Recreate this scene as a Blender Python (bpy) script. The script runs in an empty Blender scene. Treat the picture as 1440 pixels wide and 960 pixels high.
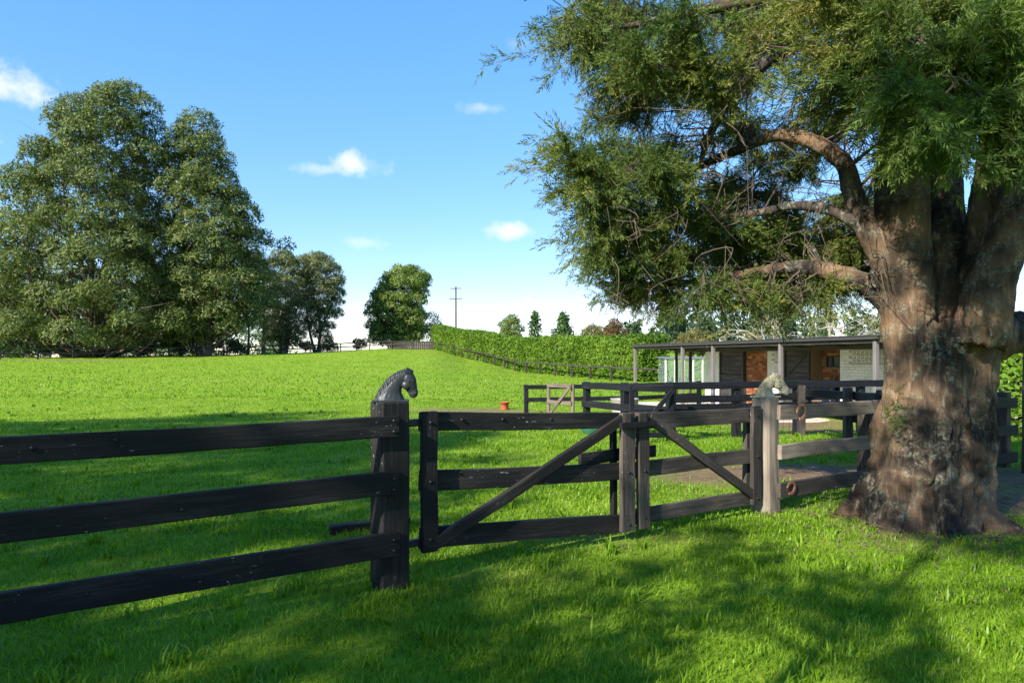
import bpy, math, random
import numpy as np
from mathutils import Vector, Matrix, Quaternion

# ------------------------------------------------------------------ camera, sky, sun, exposure
scene = bpy.context.scene
col = scene.collection
EYE = 1.55
cam_d = bpy.data.cameras.new('camera'); cam = bpy.data.objects.new('camera', cam_d); col.objects.link(cam)
cam.location = (0, 0, EYE); cam.rotation_euler = (math.radians(90), 0, 0)
cam_d.lens = 24; cam_d.sensor_width = 36; cam_d.shift_y = 23 / 1440
cam_d.clip_start = 0.05; cam_d.clip_end = 5000
scene.camera = cam

SUN_EL = math.radians(30.5)
SUN_AZ = math.atan2(-0.68, -0.73)
to_sun = Vector((math.sin(SUN_AZ) * math.cos(SUN_EL), math.cos(SUN_AZ) * math.cos(SUN_EL), math.sin(SUN_EL)))
sun_d = bpy.data.lights.new('sun', 'SUN'); sun_d.energy = 3.2; sun_d.angle = math.radians(0.53)
sun_d.color = (1.0, 0.93, 0.80)
sun = bpy.data.objects.new('sun', sun_d); col.objects.link(sun)
sun.rotation_euler = to_sun.to_track_quat('Z', 'Y').to_euler()

scene.view_settings.view_transform = 'Standard'; scene.view_settings.look = 'None'
scene.view_settings.gamma = 1.0; scene.view_settings.use_curve_mapping = False
scene.view_settings.exposure = 1.98

world = bpy.data.worlds.new('World'); scene.world = world; world.use_nodes = True
wn = world.node_tree; wn.nodes.clear()
def N(t, typ, **kw):
    n = t.nodes.new(typ)
    for k, v in kw.items(): setattr(n, k, v)
    return n
def L(t, a, b): t.links.new(a, b)
sky = N(wn, 'ShaderNodeTexSky', sky_type='NISHITA'); sky.sun_disc = False
sky.sun_elevation = SUN_EL; sky.sun_rotation = SUN_AZ % (2 * math.pi)
sky.altitude = 100; sky.air_density = 1.0; sky.dust_density = 0.0; sky.ozone_density = 3.0
tc = N(wn, 'ShaderNodeTexCoord')
gm_ = N(wn, 'ShaderNodeGamma'); gm_.inputs[1].default_value = .5; L(wn, sky.outputs[0], gm_.inputs[0])
hsv = N(wn, 'ShaderNodeHueSaturation'); hsv.inputs['Saturation'].default_value = 1.82; hsv.inputs['Value'].default_value = .96; L(wn, gm_.outputs[0], hsv.inputs['Color'])
tint = N(wn, 'ShaderNodeMix', data_type='RGBA', blend_type='MULTIPLY'); tint.inputs[0].default_value = 1; L(wn, hsv.outputs[0], tint.inputs[6]); tint.inputs[7].default_value = (.97, .955, 1.07, 1)
cur = tint.outputs[2]
nz = N(wn, 'ShaderNodeTexNoise'); nz.inputs['Scale'].default_value = 26; nz.inputs['Detail'].default_value = 7
nz.inputs['Roughness'].default_value = 0.62
L(wn, tc.outputs['Generated'], nz.inputs['Vector'])
# puffs of cloud: direction, half width, half height, strength
for (px, py, w, h, k) in [(14, 122, 38, 18, .75), (497, 230, 36, 15, .75), (450, 238, 36, 8, .35), (706, 324, 32, 12, .7),
                          (680, 152, 30, 7, .3), (512, 341, 24, 10, .3), (728, 64, 16, 8, .15),
                          (480, 455, 110, 26, .6), (-330, 210, 120, 60, .9), (1700, 160, 110, 50, .8), (820, 445, 110, 26, .6)]:
    d = Vector(((px - 720) / 960, 1, (503 - py) / 960)).normalized()
    s = N(wn, 'ShaderNodeVectorMath', operation='SUBTRACT'); L(wn, tc.outputs['Generated'], s.inputs[0]); s.inputs[1].default_value = d
    m = N(wn, 'ShaderNodeVectorMath', operation='MULTIPLY'); L(wn, s.outputs[0], m.inputs[0])
    m.inputs[1].default_value = (960 / w, 960 / w * .6, 960 / h)
    ln = N(wn, 'ShaderNodeVectorMath', operation='LENGTH'); L(wn, m.outputs[0], ln.inputs[0])
    a = N(wn, 'ShaderNodeMath', operation='MULTIPLY_ADD'); L(wn, nz.outputs['Fac'], a.inputs[0]); a.inputs[1].default_value = -3.0
    L(wn, ln.outputs['Value'], a.inputs[2])
    r = N(wn, 'ShaderNodeMapRange', interpolation_type='SMOOTHSTEP'); L(wn, a.outputs[0], r.inputs[0])
    r.inputs[1].default_value = -.25; r.inputs[2].default_value = -1.45; r.inputs[3].default_value = 0; r.inputs[4].default_value = k
    mx = N(wn, 'ShaderNodeMix', data_type='RGBA'); L(wn, r.outputs[0], mx.inputs[0]); L(wn, cur, mx.inputs[6])
    mx.inputs[7].default_value = (2.15, 2.15, 2.25, 1)
    cur = mx.outputs[2]
bg = N(wn, 'ShaderNodeBackground'); bg.inputs[1].default_value = 0.145
L(wn, cur, bg.inputs[0])
wo = N(wn, 'ShaderNodeOutputWorld'); L(wn, bg.outputs[0], wo.inputs[0])

# ------------------------------------------------------------------ helpers
rng = np.random.default_rng(7); random.seed(7)
def at(x, y, Y): return Vector(((x - 720) / 960 * Y, Y, EYE + (503 - y) / 960 * Y))

def vnoise(p, seed=0):
    """value noise on an (n,3) array, -1..1"""
    p = np.asarray(p, float); i = np.floor(p).astype(np.int64); f = p - i; f = f * f * (3 - 2 * f)
    def h(a):
        n = (a[:, 0] * 374761393 + a[:, 1] * 668265263 + a[:, 2] * 2147483647 + seed * 1274126177) & 0xffffffff
        n = ((n ^ (n >> 13)) * 1274126177) & 0xffffffff; n = (n ^ (n >> 16)) & 0xffff
        return n / 32767.5 - 1
    r = 0
    for dx in (0, 1):
        for dy in (0, 1):
            for dz in (0, 1):
                w = (f[:, 0] if dx else 1 - f[:, 0]) * (f[:, 1] if dy else 1 - f[:, 1]) * (f[:, 2] if dz else 1 - f[:, 2])
                r = r + w * h(i + np.array([dx, dy, dz]))
    return r
def noise2(x, y, s, seed=0): return vnoise(np.stack([x * s, y * s, np.full_like(x, .5)], 1), seed)

def raw_mesh(name, V, F, smooth=False):
    """F: (n,3) or (n,4) int array"""
    V = np.asarray(V, np.float32); F = np.asarray(F, np.int32); k = F.shape[1]
    me = bpy.data.meshes.new(name); me.vertices.add(len(V)); me.vertices.foreach_set('co', V.ravel())
    me.loops.add(F.size); me.loops.foreach_set('vertex_index', F.ravel())
    me.polygons.add(len(F)); me.polygons.foreach_set('loop_start', np.arange(0, F.size, k, dtype=np.int32))
    me.polygons.foreach_set('use_smooth', np.full(len(F), bool(smooth)))
    me.update(calc_edges=True)
    return me
def ob(name, me, mat=None, parent=None, loc=(0, 0, 0)):
    o = bpy.data.objects.new(name, me); col.objects.link(o); o.location = loc
    if mat is not None and me is not None and not me.materials: me.materials.append(mat)
    if parent is not None: o.parent = parent
    return o
def tag(o, label=None, cat=None, group=None, kind=None):
    if label: o['label'] = label
    if cat: o['category'] = cat
    if group: o['group'] = group
    if kind: o['kind'] = kind
    return o
def thing(name, loc, label, cat, group=None):
    o = bpy.data.objects.new(name, None); col.objects.link(o); o.location = loc; o.empty_display_size = .2
    return tag(o, label, cat, group)
def mesh_in(name, V, F, mat, parent=None, smooth=False, kind=None):
    """world-space vertices, parented to an unrotated root"""
    V = np.asarray(V, float)
    if parent is not None: V = V - np.array(root_loc(parent))
    me = raw_mesh(name, V, F, smooth); o = ob(name, me, mat, parent)
    if kind: o['kind'] = kind
    return o
def root_loc(p):
    l = Vector((0, 0, 0))
    while p is not None: l = l + p.location; p = p.parent
    return l

def beam_mesh(name, ln, w, h, ch=.006, seg=6, warp=.004, seed=0):
    """timber along local x from 0 to ln; w across y, h along z; chamfered, slightly warped"""
    r = np.random.default_rng(seed)
    a, b = w / 2, h / 2; c = min(ch, a * .45, b * .45)
    prof = np.array([(-a + c, -b), (a - c, -b), (a, -b + c), (a, b - c), (a - c, b), (-a + c, b), (-a, b - c), (-a, -b + c)])
    xs = np.concatenate([[0, c * .8], np.linspace(0, ln, seg + 2)[1:-1], [ln - c * .8, ln]])
    V = []; F = []
    ph = r.uniform(0, 6, 4)
    for k, x in enumerate(xs):
        sc = 1 if 0 < k < len(xs) - 1 else 0.93
        t = x / max(ln, .01)
        oy = warp * math.sin(t * 3.1 + ph[0]) + warp * .5 * math.sin(t * 9 + ph[1]); oz = warp * math.sin(t * 4 + ph[2]) + warp * .5 * math.sin(t * 11 + ph[3])
        for (y, z) in prof:
            j = r.normal(0, warp * .25, 2)
            V.append((x, y * sc + oy + j[0], z * sc + oz + j[1]))
    for k in range(len(xs) - 1):
        for q in range(8):
            F.append((k * 8 + q, k * 8 + (q + 1) % 8, (k + 1) * 8 + (q + 1) % 8, (k + 1) * 8 + q))
    for k0, rev in ((0, True), ((len(xs) - 1) * 8, False)):
        i = [k0 + q for q in range(8)]
        for f in ((i[0], i[1], i[2], i[7]), (i[7], i[2], i[3], i[6]), (i[6], i[3], i[4], i[5])):
            F.append(f[::-1] if rev else f)
    return raw_mesh(name, V, [f[::-1] for f in F])
def beam(name, p0, p1, w, h, mat, parent, ch=.006, seg=6, warp=.004, up=(0, 0, 1), seed=None):
    p0 = Vector(p0); p1 = Vector(p1); d = p1 - p0; ln = d.length; x = d.normalized()
    u = Vector(up); y = u.cross(x)
    if y.length < 1e-4: y = Vector((0, 1, 0)).cross(x)
    y.normalize(); z = x.cross(y)
    me = beam_mesh(name, ln, w, h, ch, seg, warp, random.randrange(10**6) if seed is None else seed)
    o = ob(name, me, mat, parent)
    base = p0 - root_loc(parent) if parent is not None else p0
    M = Matrix((x, y, z)).transposed().to_4x4(); M.translation = base
    o.matrix_basis = M
    return o
def post(name, x, y, z0, z1, w, mat, parent, face=(0, 1), w2=None, ch=.012, warp=.004):
    """upright timber; face: direction its local z looks"""
    return beam(name, (x, y, z0), (x, y, z1), w, w2 or w, mat, parent, ch, 5, warp, up=(face[0], face[1], 0))
def tube_arrays(pts, rad, n=6, cap=False):
    pts = np.asarray(pts, float); m = len(pts); rad = np.broadcast_to(np.asarray(rad, float), (m,))
    t = np.gradient(pts, axis=0); t /= np.linalg.norm(t, axis=1)[:, None] + 1e-9
    ref = np.array([0, 0, 1.0]) if abs(t[:, 2]).mean() < .8 else np.array([1.0, 0, 0])
    u = np.cross(t, ref); u /= np.linalg.norm(u, axis=1)[:, None] + 1e-9; v = np.cross(t, u)
    a = np.linspace(0, 2 * np.pi, n, endpoint=False)
    V = pts[:, None, :] + rad[:, None, None] * (np.cos(a)[None, :, None] * u[:, None, :] + np.sin(a)[None, :, None] * v[:, None, :])
    V = V.reshape(-1, 3)
    i = np.arange(m - 1)[:, None] * n; q = np.arange(n)[None, :]; q2 = (q + 1) % n
    F = np.stack([i + q, i + q2, i + n + q2, i + n + q], -1).reshape(-1, 4)
    return V, F
class Acc:
    """gathers quads/tris into one mesh"""
    def __init__(s): s.V = []; s.F = []; s.n = 0
    def add(s, V, F):
        V = np.asarray(V, float); F = np.asarray(F, np.int64)
        if F.shape[1] == 3: F = np.concatenate([F, F[:, 2:3]], 1)
        s.V.append(V); s.F.append(F + s.n); s.n += len(V)
    def tube(s, pts, rad, n=6): s.add(*tube_arrays(pts, rad, n))
    def box(s, c, ax, ay, az):
        c, ax, ay, az = (np.asarray(q, float) for q in (c, ax, ay, az))
        V = [c + i * ax + j * ay + k * az for i in (-1, 1) for j in (-1, 1) for k in (-1, 1)]
        s.add(V, [(0, 1, 3, 2), (4, 6, 7, 5), (0, 4, 5, 1), (2, 3, 7, 6), (0, 2, 6, 4), (1, 5, 7, 3)])
    def build(s, name, mat, parent=None, smooth=False, kind=None):
        V = np.concatenate(s.V); F = np.concatenate(s.F)
        if parent is not None: V = V - np.array(root_loc(parent))
        tri = F[:, 2] == F[:, 3]
        if tri.all(): me = raw_mesh(name, V, F[:, :3], smooth)
        elif not tri.any(): me = raw_mesh(name, V, F, smooth)
        else:
            me = bpy.data.meshes.new(name); me.from_pydata(V.tolist(), [], [tuple(f[:3]) if t else tuple(f) for f, t in zip(F.tolist(), tri)])
            if smooth: me.polygons.foreach_set('use_smooth', np.ones(len(me.polygons), bool))
            me.update()
        o = ob(name, me, mat, parent)
        if kind: o['kind'] = kind
        return o
def bez(p, n=10):
    """smooth curve through control points (Catmull-Rom)"""
    P = np.asarray(p, float); P = np.concatenate([[2 * P[0] - P[1]], P, [2 * P[-1] - P[-2]]])
    out = []
    for k in range(1, len(P) - 2):
        t = np.linspace(0, 1, n, endpoint=False)[:, None]
        a, b, c, d = P[k - 1], P[k], P[k + 1], P[k + 2]
        out.append(.5 * (2 * b + (c - a) * t + (2 * a - 5 * b + 4 * c - d) * t**2 + (3 * b - a - 3 * c + d) * t**3))
    return np.concatenate(out + [P[-2:-1]])
def frames(d, roll=None, r=rng):
    """(n,3) directions -> (n,3,3) matrices whose columns are x=d, y, z"""
    d = d / (np.linalg.norm(d, axis=1)[:, None] + 1e-9)
    a = r.normal(size=d.shape) if roll is None else np.broadcast_to(np.asarray(roll, float), d.shape)
    y = np.cross(a, d); y /= np.linalg.norm(y, axis=1)[:, None] + 1e-9
    z = np.cross(d, y)
    return np.stack([d, y, z], 2)
def scatter(templates, pos, R, sc, r=rng):
    """copies of triangle templates -> joined V, F"""
    which = r.integers(0, len(templates), len(pos)); VV = []; FF = []; n = 0
    for k, (tv, tf) in enumerate(templates):
        s = np.where(which == k)[0]
        if not len(s): continue
        V = np.einsum('nij,vj->nvi', R[s], tv) * sc[s][:, None, None] + pos[s][:, None, :]
        F = tf[None] + (np.arange(len(s)) * len(tv))[:, None, None] + n
        VV.append(V.reshape(-1, 3)); FF.append(F.reshape(-1, 3)); n += len(s) * len(tv)
    return np.concatenate(VV), np.concatenate(FF)
def remesh(V, F, voxel, smooth_it=0):
    me = bpy.data.meshes.new('tmp'); me.from_pydata([tuple(v) for v in V], [], [tuple(int(i) for i in f) for f in F]); me.update()
    o = bpy.data.objects.new('tmp', me); col.objects.link(o)
    m = o.modifiers.new('r', 'REMESH'); m.mode = 'VOXEL'; m.voxel_size = voxel; m.use_smooth_shade = True
    if smooth_it:
        s = o.modifiers.new('s', 'SMOOTH'); s.iterations = smooth_it; s.factor = .5
    dg = bpy.context.evaluated_depsgraph_get(); e = bpy.data.meshes.new_from_object(o.evaluated_get(dg))
    bpy.data.objects.remove(o); bpy.data.meshes.remove(me)
    return e
def get_co(me):
    a = np.empty(len(me.vertices) * 3, np.float32); me.vertices.foreach_get('co', a); return a.reshape(-1, 3).astype(float)
def get_no(me):
    a = np.empty(len(me.vertices) * 3, np.float32); me.vertices.foreach_get('normal', a); return a.reshape(-1, 3).astype(float)

# ------------------------------------------------------------------ materials
def newmat(name):
    m = bpy.data.materials.new(name); m.use_nodes = True; t = m.node_tree
    b = t.nodes['Principled BSDF']; b.inputs['Specular IOR Level'].default_value = .3
    return m, t, b
def ramp(t, fac, stops):
    r = N(t, 'ShaderNodeValToRGB'); e = r.color_ramp.elements
    while len(e) < len(stops): e.new(.5)
    for k, (p, c) in enumerate(stops): e[k].position = p; e[k].color = (*c, 1)
    L(t, fac, r.inputs[0]); return r.outputs[0]
def mixc(t, fac, a, b, mode='MIX'):
    m = N(t, 'ShaderNodeMix', data_type='RGBA', blend_type=mode)
    for i, v in ((0, fac), (6, a), (7, b)):
        if hasattr(v, 'links'): L(t, v, m.inputs[i])
        elif i == 0: m.inputs[0].default_value = v
        else: m.inputs[i].default_value = (*v, 1)
    return m.outputs[2]
def noise(t, vec, scale, detail=4, rough=.55, dist=0):
    n = N(t, 'ShaderNodeTexNoise'); n.inputs['Scale'].default_value = scale; n.inputs['Detail'].default_value = detail
    n.inputs['Roughness'].default_value = rough; n.inputs['Distortion'].default_value = dist
    if vec is not None: L(t, vec, n.inputs['Vector'])
    return n.outputs['Fac']
def mapping(t, vec, scale=(1, 1, 1), rnd=False):
    m = N(t, 'ShaderNodeMapping'); m.inputs['Scale'].default_value = scale; L(t, vec, m.inputs['Vector'])
    if rnd:
        oi = N(t, 'ShaderNodeObjectInfo'); mu = N(t, 'ShaderNodeMath', operation='MULTIPLY'); mu.inputs[1].default_value = 37
        L(t, oi.outputs['Random'], mu.inputs[0]); L(t, mu.outputs[0], m.inputs['Location'])
    return m.outputs[0]
def bump(t, b, h, strength=.3, dist=.01):
    n = N(t, 'ShaderNodeBump'); n.inputs['Strength'].default_value = strength; n.inputs['Distance'].default_value = dist
    L(t, h, n.inputs['Height']); L(t, n.outputs[0], b.inputs['Normal'])
def maprange(t, v, a, b, c=0, d=1):
    r = N(t, 'ShaderNodeMapRange'); L(t, v, r.inputs[0])
    for k, q in enumerate((a, b, c, d)): r.inputs[k + 1].default_value = q
    return r.outputs[0]
def coords(t, kind='Object'): return N(t, 'ShaderNodeTexCoord').outputs[kind]

def timber(name, dark, light, specks=.0, wear=.5, rough=.55):
    """painted sawn timber, grain along local x"""
    m, t, b = newmat(name); v = coords(t)
    g = noise(t, mapping(t, v, (2.2, 45, 45), True), 1.0, 6, .65, .6)
    big = noise(t, mapping(t, v, (1.2, 5, 5), True), 1.0, 4, .6)
    wv = N(t, 'ShaderNodeMath', operation='MULTIPLY_ADD'); L(t, g, wv.inputs[0]); wv.inputs[1].default_value = .55
    m2 = N(t, 'ShaderNodeMath', operation='MULTIPLY'); L(t, big, m2.inputs[0]); m2.inputs[1].default_value = .55; L(t, m2.outputs[0], wv.inputs[2])
    c = mixc(t, maprange(t, wv.outputs[0], .75 - wear * .45, .80), dark, light)
    if specks:
        sp = noise(t, mapping(t, v, (18, 60, 60), True), 1.0, 3, .7); clump = noise(t, mapping(t, v, (1.6, 3, 3), True), 1.0, 2)
        mu = N(t, 'ShaderNodeMath', operation='MULTIPLY'); L(t, maprange(t, sp, .66, .70), mu.inputs[0]); L(t, maprange(t, clump, .5, .62), mu.inputs[1])
        mu2 = N(t, 'ShaderNodeMath', operation='MULTIPLY'); L(t, mu.outputs[0], mu2.inputs[0]); mu2.inputs[1].default_value = specks
        c = mixc(t, mu2.outputs[0], c, (.42, .40, .36))
    L(t, c, b.inputs['Base Color']); b.inputs['Roughness'].default_value = rough; b.inputs['Specular IOR Level'].default_value = .18
    bump(t, b, g, .7, .008)
    return m
M = {}
M['black'] = timber('black_stained_timber', (.009, .009, .0095), (.036, .033, .030), .6, .42, .68)
M['blackspeck'] = timber('black_speckled_timber', (.011, .0105, .0105), (.05, .045, .04), 1.0, .5, .68)
M['faded'] = timber('faded_sunlit_timber', (.032, .028, .025), (.125, .10, .082), .6, .6, .7)  # faded black paint with its sunlit tone put into the colour
M['weathered'] = timber('weathered_post_timber', (.12, .092, .074), (.34, .28, .225), .5, .75, .75)
M['yard'] = timber('yard_rail_timber', (.009, .010, .014), (.032, .032, .036), .2, .4)
M['brownwood'] = timber('brown_timber', (.09, .07, .055), (.22, .18, .15), .0, .6, .75)
M['farwood'] = timber('far_fence_timber', (.035, .03, .027), (.10, .09, .08), 0, .5, .8)
M['greyverandah'] = timber('grey_painted_post', (.13, .12, .12), (.22, .20, .20), 0, .5, .5)

def plain(name, colr, rough=.5, metal=0, nscale=12, var=.25, bmp=.0):
    m, t, b = newmat(name); v = coords(t); n = noise(t, v, nscale, 5, .6)
    L(t, mixc(t, n, tuple(c * (1 - var) for c in colr), tuple(min(1, c * (1 + var)) for c in colr)), b.inputs['Base Color'])
    b.inputs['Roughness'].default_value = rough; b.inputs['Metallic'].default_value = metal
    if bmp: bump(t, b, n, bmp, .01)
    return m
def leafmat(name, stops, trans=.25, rough=.55, big=None, per=.45):
    m, t, b = newmat(name); g = N(t, 'ShaderNodeNewGeometry')
    f = g.outputs['Random Per Island']
    if big:
        n = noise(t, coords(t), big, 3, .6)
        a = N(t, 'ShaderNodeMath', operation='MULTIPLY_ADD'); L(t, f, a.inputs[0]); a.inputs[1].default_value = per
        q = maprange(t, n, .3, .7, 0, 1 - per); L(t, q, a.inputs[2]); f = a.outputs[0]
    c = ramp(t, f, stops); L(t, c, b.inputs['Base Color']); b.inputs['Roughness'].default_value = rough
    b.inputs['Specular IOR Level'].default_value = .2
    tr = N(t, 'ShaderNodeBsdfTranslucent'); L(t, mixc(t, 1, c, (1.25, 1.3, .55), 'MULTIPLY'), tr.inputs[0])
    ms = N(t, 'ShaderNodeMixShader'); ms.inputs[0].default_value = trans
    L(t, b.outputs[0], ms.inputs[1]); L(t, tr.outputs[0], ms.inputs[2]); L(t, ms.outputs[0], t.nodes['Material Output'].inputs[0])
    return m
M['grass'] = leafmat('grass_blades', [(0, (.045, .10, .006)), (.35, (.105, .21, .01)), (.7, (.20, .34, .02)), (.9, (.30, .42, .05)), (1, (.40, .40, .12))], .5, .4, .8, .62)
M['gum'] = leafmat('gum_leaves', [(0, (.042, .072, .02)), (.5, (.088, .126, .033)), (.85, (.145, .175, .048)), (1, (.21, .215, .085))], .3, .5)
M['palegum'] = leafmat('pale_gum_leaves', [(0, (.07, .10, .04)), (.5, (.125, .155, .06)), (1, (.22, .23, .11))], .3, .5)
M['blackwood'] = leafmat('round_tree_leaves', [(0, (.065, .11, .022)), (.5, (.12, .18, .036)), (1, (.2, .25, .055))], .3, .5)
M['cypress'] = leafmat('cypress_foliage', [(0, (.03, .06, .02)), (.35, (.06, .105, .025)), (.65, (.13, .16, .033)), (.88, (.23, .215, .048)), (1, (.24, .14, .06))], .35, .55, .9)
M['cypress_lit_tone'] = leafmat('lit_tone_cypress', [(0, (.04, .085, .02)), (.5, (.10, .155, .03)), (1, (.19, .235, .05))], .35, .55, 1.1)  # sunlit part of the crown: the sun's brightening is put into the leaf colour
M['hedge'] = leafmat('hedge_leaves', [(0, (.03, .075, .008)), (.5, (.088, .168, .012)), (1, (.18, .27, .03))], .25, .5, .5)
M['shrub'] = leafmat('shrub_leaves', [(0, (.02, .05, .015)), (.5, (.04, .085, .025)), (1, (.08, .13, .04))], .2, .55)
M['rust'] = leafmat('rusty_shrub_leaves', [(0, (.06, .03, .015)), (.5, (.11, .06, .025)), (1, (.14, .12, .04))], .2, .55)
M['olive'] = leafmat('olive_shrub_leaves', [(0, (.07, .075, .02)), (1, (.17, .16, .05))], .2, .55)
M['pine'] = leafmat('pine_needles', [(0, (.018, .04, .018)), (1, (.05, .085, .04))], .1, .6)

def bark(name, a, b_, c_, sc=(9, 9, 1.6), st=.8, lichen=.0, dist=.03):
    m, t, b = newmat(name); v = coords(t)
    f = noise(t, mapping(t, v, sc), 1.6, 8, .65, .8); big = noise(t, v, 1.7, 3, .6)
    fib = noise(t, mapping(t, v, (sc[0] * 5, sc[1] * 5, sc[2] * 3)), 1.0, 4, .6)
    rn = N(t, 'ShaderNodeTexNoise', noise_type='RIDGED_MULTIFRACTAL'); rn.inputs['Scale'].default_value = 1.0; rn.inputs['Detail'].default_value = 5; rn.inputs['Distortion'].default_value = .5
    L(t, mapping(t, v, (sc[0] * 1.7, sc[1] * 1.7, sc[2] * 2.0)), rn.inputs['Vector'])
    fb0 = noise(t, mapping(t, v, (sc[0] * 3.4, sc[1] * 3.4, sc[2] * 2.2)), 1.0, 6, .7, .5)
    fbm = N(t, 'ShaderNodeMath', operation='MULTIPLY_ADD'); L(t, maprange(t, rn.outputs['Fac'], .1, .75), fbm.inputs[0]); fbm.inputs[1].default_value = .45; fbh = N(t, 'ShaderNodeMath', operation='MULTIPLY'); L(t, fb0, fbh.inputs[0]); fbh.inputs[1].default_value = .6; L(t, fbh.outputs[0], fbm.inputs[2])
    fb = fbm.outputs[0]
    mf = N(t, 'ShaderNodeMath', operation='MULTIPLY_ADD'); L(t, fb, mf.inputs[0]); mf.inputs[1].default_value = .6; mh = N(t, 'ShaderNodeMath', operation='MULTIPLY'); L(t, f, mh.inputs[0]); mh.inputs[1].default_value = .4; L(t, mh.outputs[0], mf.inputs[2])
    c = ramp(t, mf.outputs[0], [(.38, a), (.5, b_), (.63, c_)])
    c = mixc(t, maprange(t, big, .42, .68, 0, .55), c, tuple(min(1, q * r) for q, r in zip(c_, (1.1, .9, .74))))
    if lichen:
        l = noise(t, v, 7, 5, .65); l2 = noise(t, v, 34, 4, .7)
        mu = N(t, 'ShaderNodeMath', operation='MULTIPLY'); L(t, maprange(t, l, .5, .62, 0, lichen), mu.inputs[0]); L(t, maprange(t, l2, .46, .58), mu.inputs[1])
        c = mixc(t, mu.outputs[0], c, (.22, .25, .20))
    L(t, c, b.inputs['Base Color']); b.inputs['Roughness'].default_value = .9
    ad = N(t, 'ShaderNodeMath', operation='MULTIPLY_ADD'); L(t, fib, ad.inputs[0]); ad.inputs[1].default_value = .3; L(t, mf.outputs[0], ad.inputs[2])
    bump(t, b, ad.outputs[0], st, dist)
    return m
M['bark'] = bark('cypress_bark', (.013, .010, .0075), (.075, .056, .041), (.29, .215, .15), lichen=.55, st=1.0, dist=.05)
M['limb'] = bark('cypress_limb_bark', (.022, .018, .015), (.07, .055, .045), (.17, .135, .11), lichen=.9, dist=.012)
M['twig'] = plain('twig_bark', (.085, .066, .052), .85)
M['gumbark'] = bark('gum_bark', (.05, .04, .032), (.14, .115, .095), (.26, .225, .19), (3, 3, .5), .5, dist=.05)
M['palebranch'] = plain('lichen_branch', (.27, .25, .20), .9, 0, 3, .35)
M['darkbark'] = plain('dark_bark', (.06, .05, .04), .9, 0, 4, .4)

# ------------------------------------------------------------------ terrain
COLS = [(-1.3, [(0, 0), (8, 0), (22, -.3), (60, 1.2), (78, 1.6), (110, 1.5), (200, .5), (420, -2), (3000, -10)]),
        (-.75, [(0, 0), (8, 0), (22, -.3), (55, .85), (72, 1.45), (100, 1.5), (200, .8), (420, -2), (3000, -10)]),
        (-.385, [(0, 0), (8, 0), (22, -.33), (50, .45), (90, 2.0), (110, 2.0), (200, 1.0), (420, -2), (3000, -10)]),
        (-.115, [(0, 0), (8, 0), (24, -.36), (45, .15), (70, 1.5), (96, 3.1), (125, 3.4), (200, 2.5), (420, -2), (3000, -10)]),
        (-.0625, [(0, 0), (8, 0), (24, -.36), (45, -.05), (66, .55), (84, 1.55), (110, 2.3), (200, 2.5), (420, -2), (3000, -10)]),
        (.02, [(0, 0), (8, 0), (24, -.36), (48, -.25), (66, .0), (90, .5), (200, 2.0), (420, 2), (3000, -10)]),
        (.22, [(0, 0), (8, 0), (22, -.33), (48, -.22), (90, .2), (200, 4.0), (420, 6), (3000, -10)]),
        (.54, [(0, 0), (8, 0), (20, -.25), (60, -.2), (200, 4.0), (420, 6), (3000, -10)]),
        (1.0, [(0, 0), (8, 0), (20, -.2), (60, -.2), (200, 3.0), (420, 5), (3000, -10)])]
CU = np.array([c[0] for c in COLS])
def hz0(x, y):
    yy = np.maximum(y, 6.0); u = np.clip(x / yy, CU[0], CU[-1])
    zs = np.stack([np.interp(yy, [k[0] for k in c[1]], [k[1] for k in c[1]]) for c in COLS])
    i = np.clip(np.searchsorted(CU, u) - 1, 0, len(CU) - 2); f = (u - CU[i]) / (CU[i + 1] - CU[i]); f = f * f * (3 - 2 * f)
    k = np.arange(len(x)); return zs[i, k] * (1 - f) + zs[i + 1, k] * f
def hz(x, y):
    x = np.atleast_1d(np.asarray(x, float)); y = np.atleast_1d(np.asarray(y, float)); s = np.clip(.1 * np.abs(y), .6, 9)
    r = 0
    for a, b, w in ((0, 0, .3), (1, 0, .15), (-1, 0, .15), (0, 1, .2), (0, -1, .2)): r = r + w * hz0(x + a * s * .8, y + b * s)
    return r + .025 * noise2(x, y, .35, 3) * np.clip(np.abs(y) / 10, .3, 2)
def gz(x, y): return float(hz(x, y)[0])

xs = np.unique(np.concatenate([np.linspace(-26, 26, 91), np.sign(np.linspace(-1, 1, 91)) * (26 + 1500 * np.abs(np.linspace(-1, 1, 91))**2.6)]))
ys = np.unique(np.concatenate([np.linspace(-12, 40, 91), np.linspace(40, 130, 61), 130 + 2200 * np.linspace(0, 1, 36)**2.2, -12 - 700 * np.linspace(0, 1, 16)**2]))
GX, GY = np.meshgrid(xs, ys); gxf, gyf = GX.ravel(), GY.ravel()
GV = np.stack([gxf, gyf, hz(gxf, gyf)], 1); nx, ny = len(xs), len(ys)
ii = (np.arange(ny - 1)[:, None] * nx + np.arange(nx - 1)[None]).ravel()
GF = np.stack([ii, ii + 1, ii + nx + 1, ii + nx], 1)
DIRT = [(7.4, 19.5, 2.2, 4.5, .9), (3.95, 6.35, 1.0, .75, .6), (1.0, 5.9, .9, .45, .35), (-.2, 4.9, .35, .25, .35), (4.9, 9.2, 2.9, 1.35, .95), (2.75, 9.3, 1.0, 1.1, .8), (5.7, 7.4, 1.6, 1.4, .9), (-1.2, 24.5, 2.6, 1.3, .75), (-48, 68, 14, 1.7, .85), (1.2, 18.6, 1.4, .7, .55)]
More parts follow.
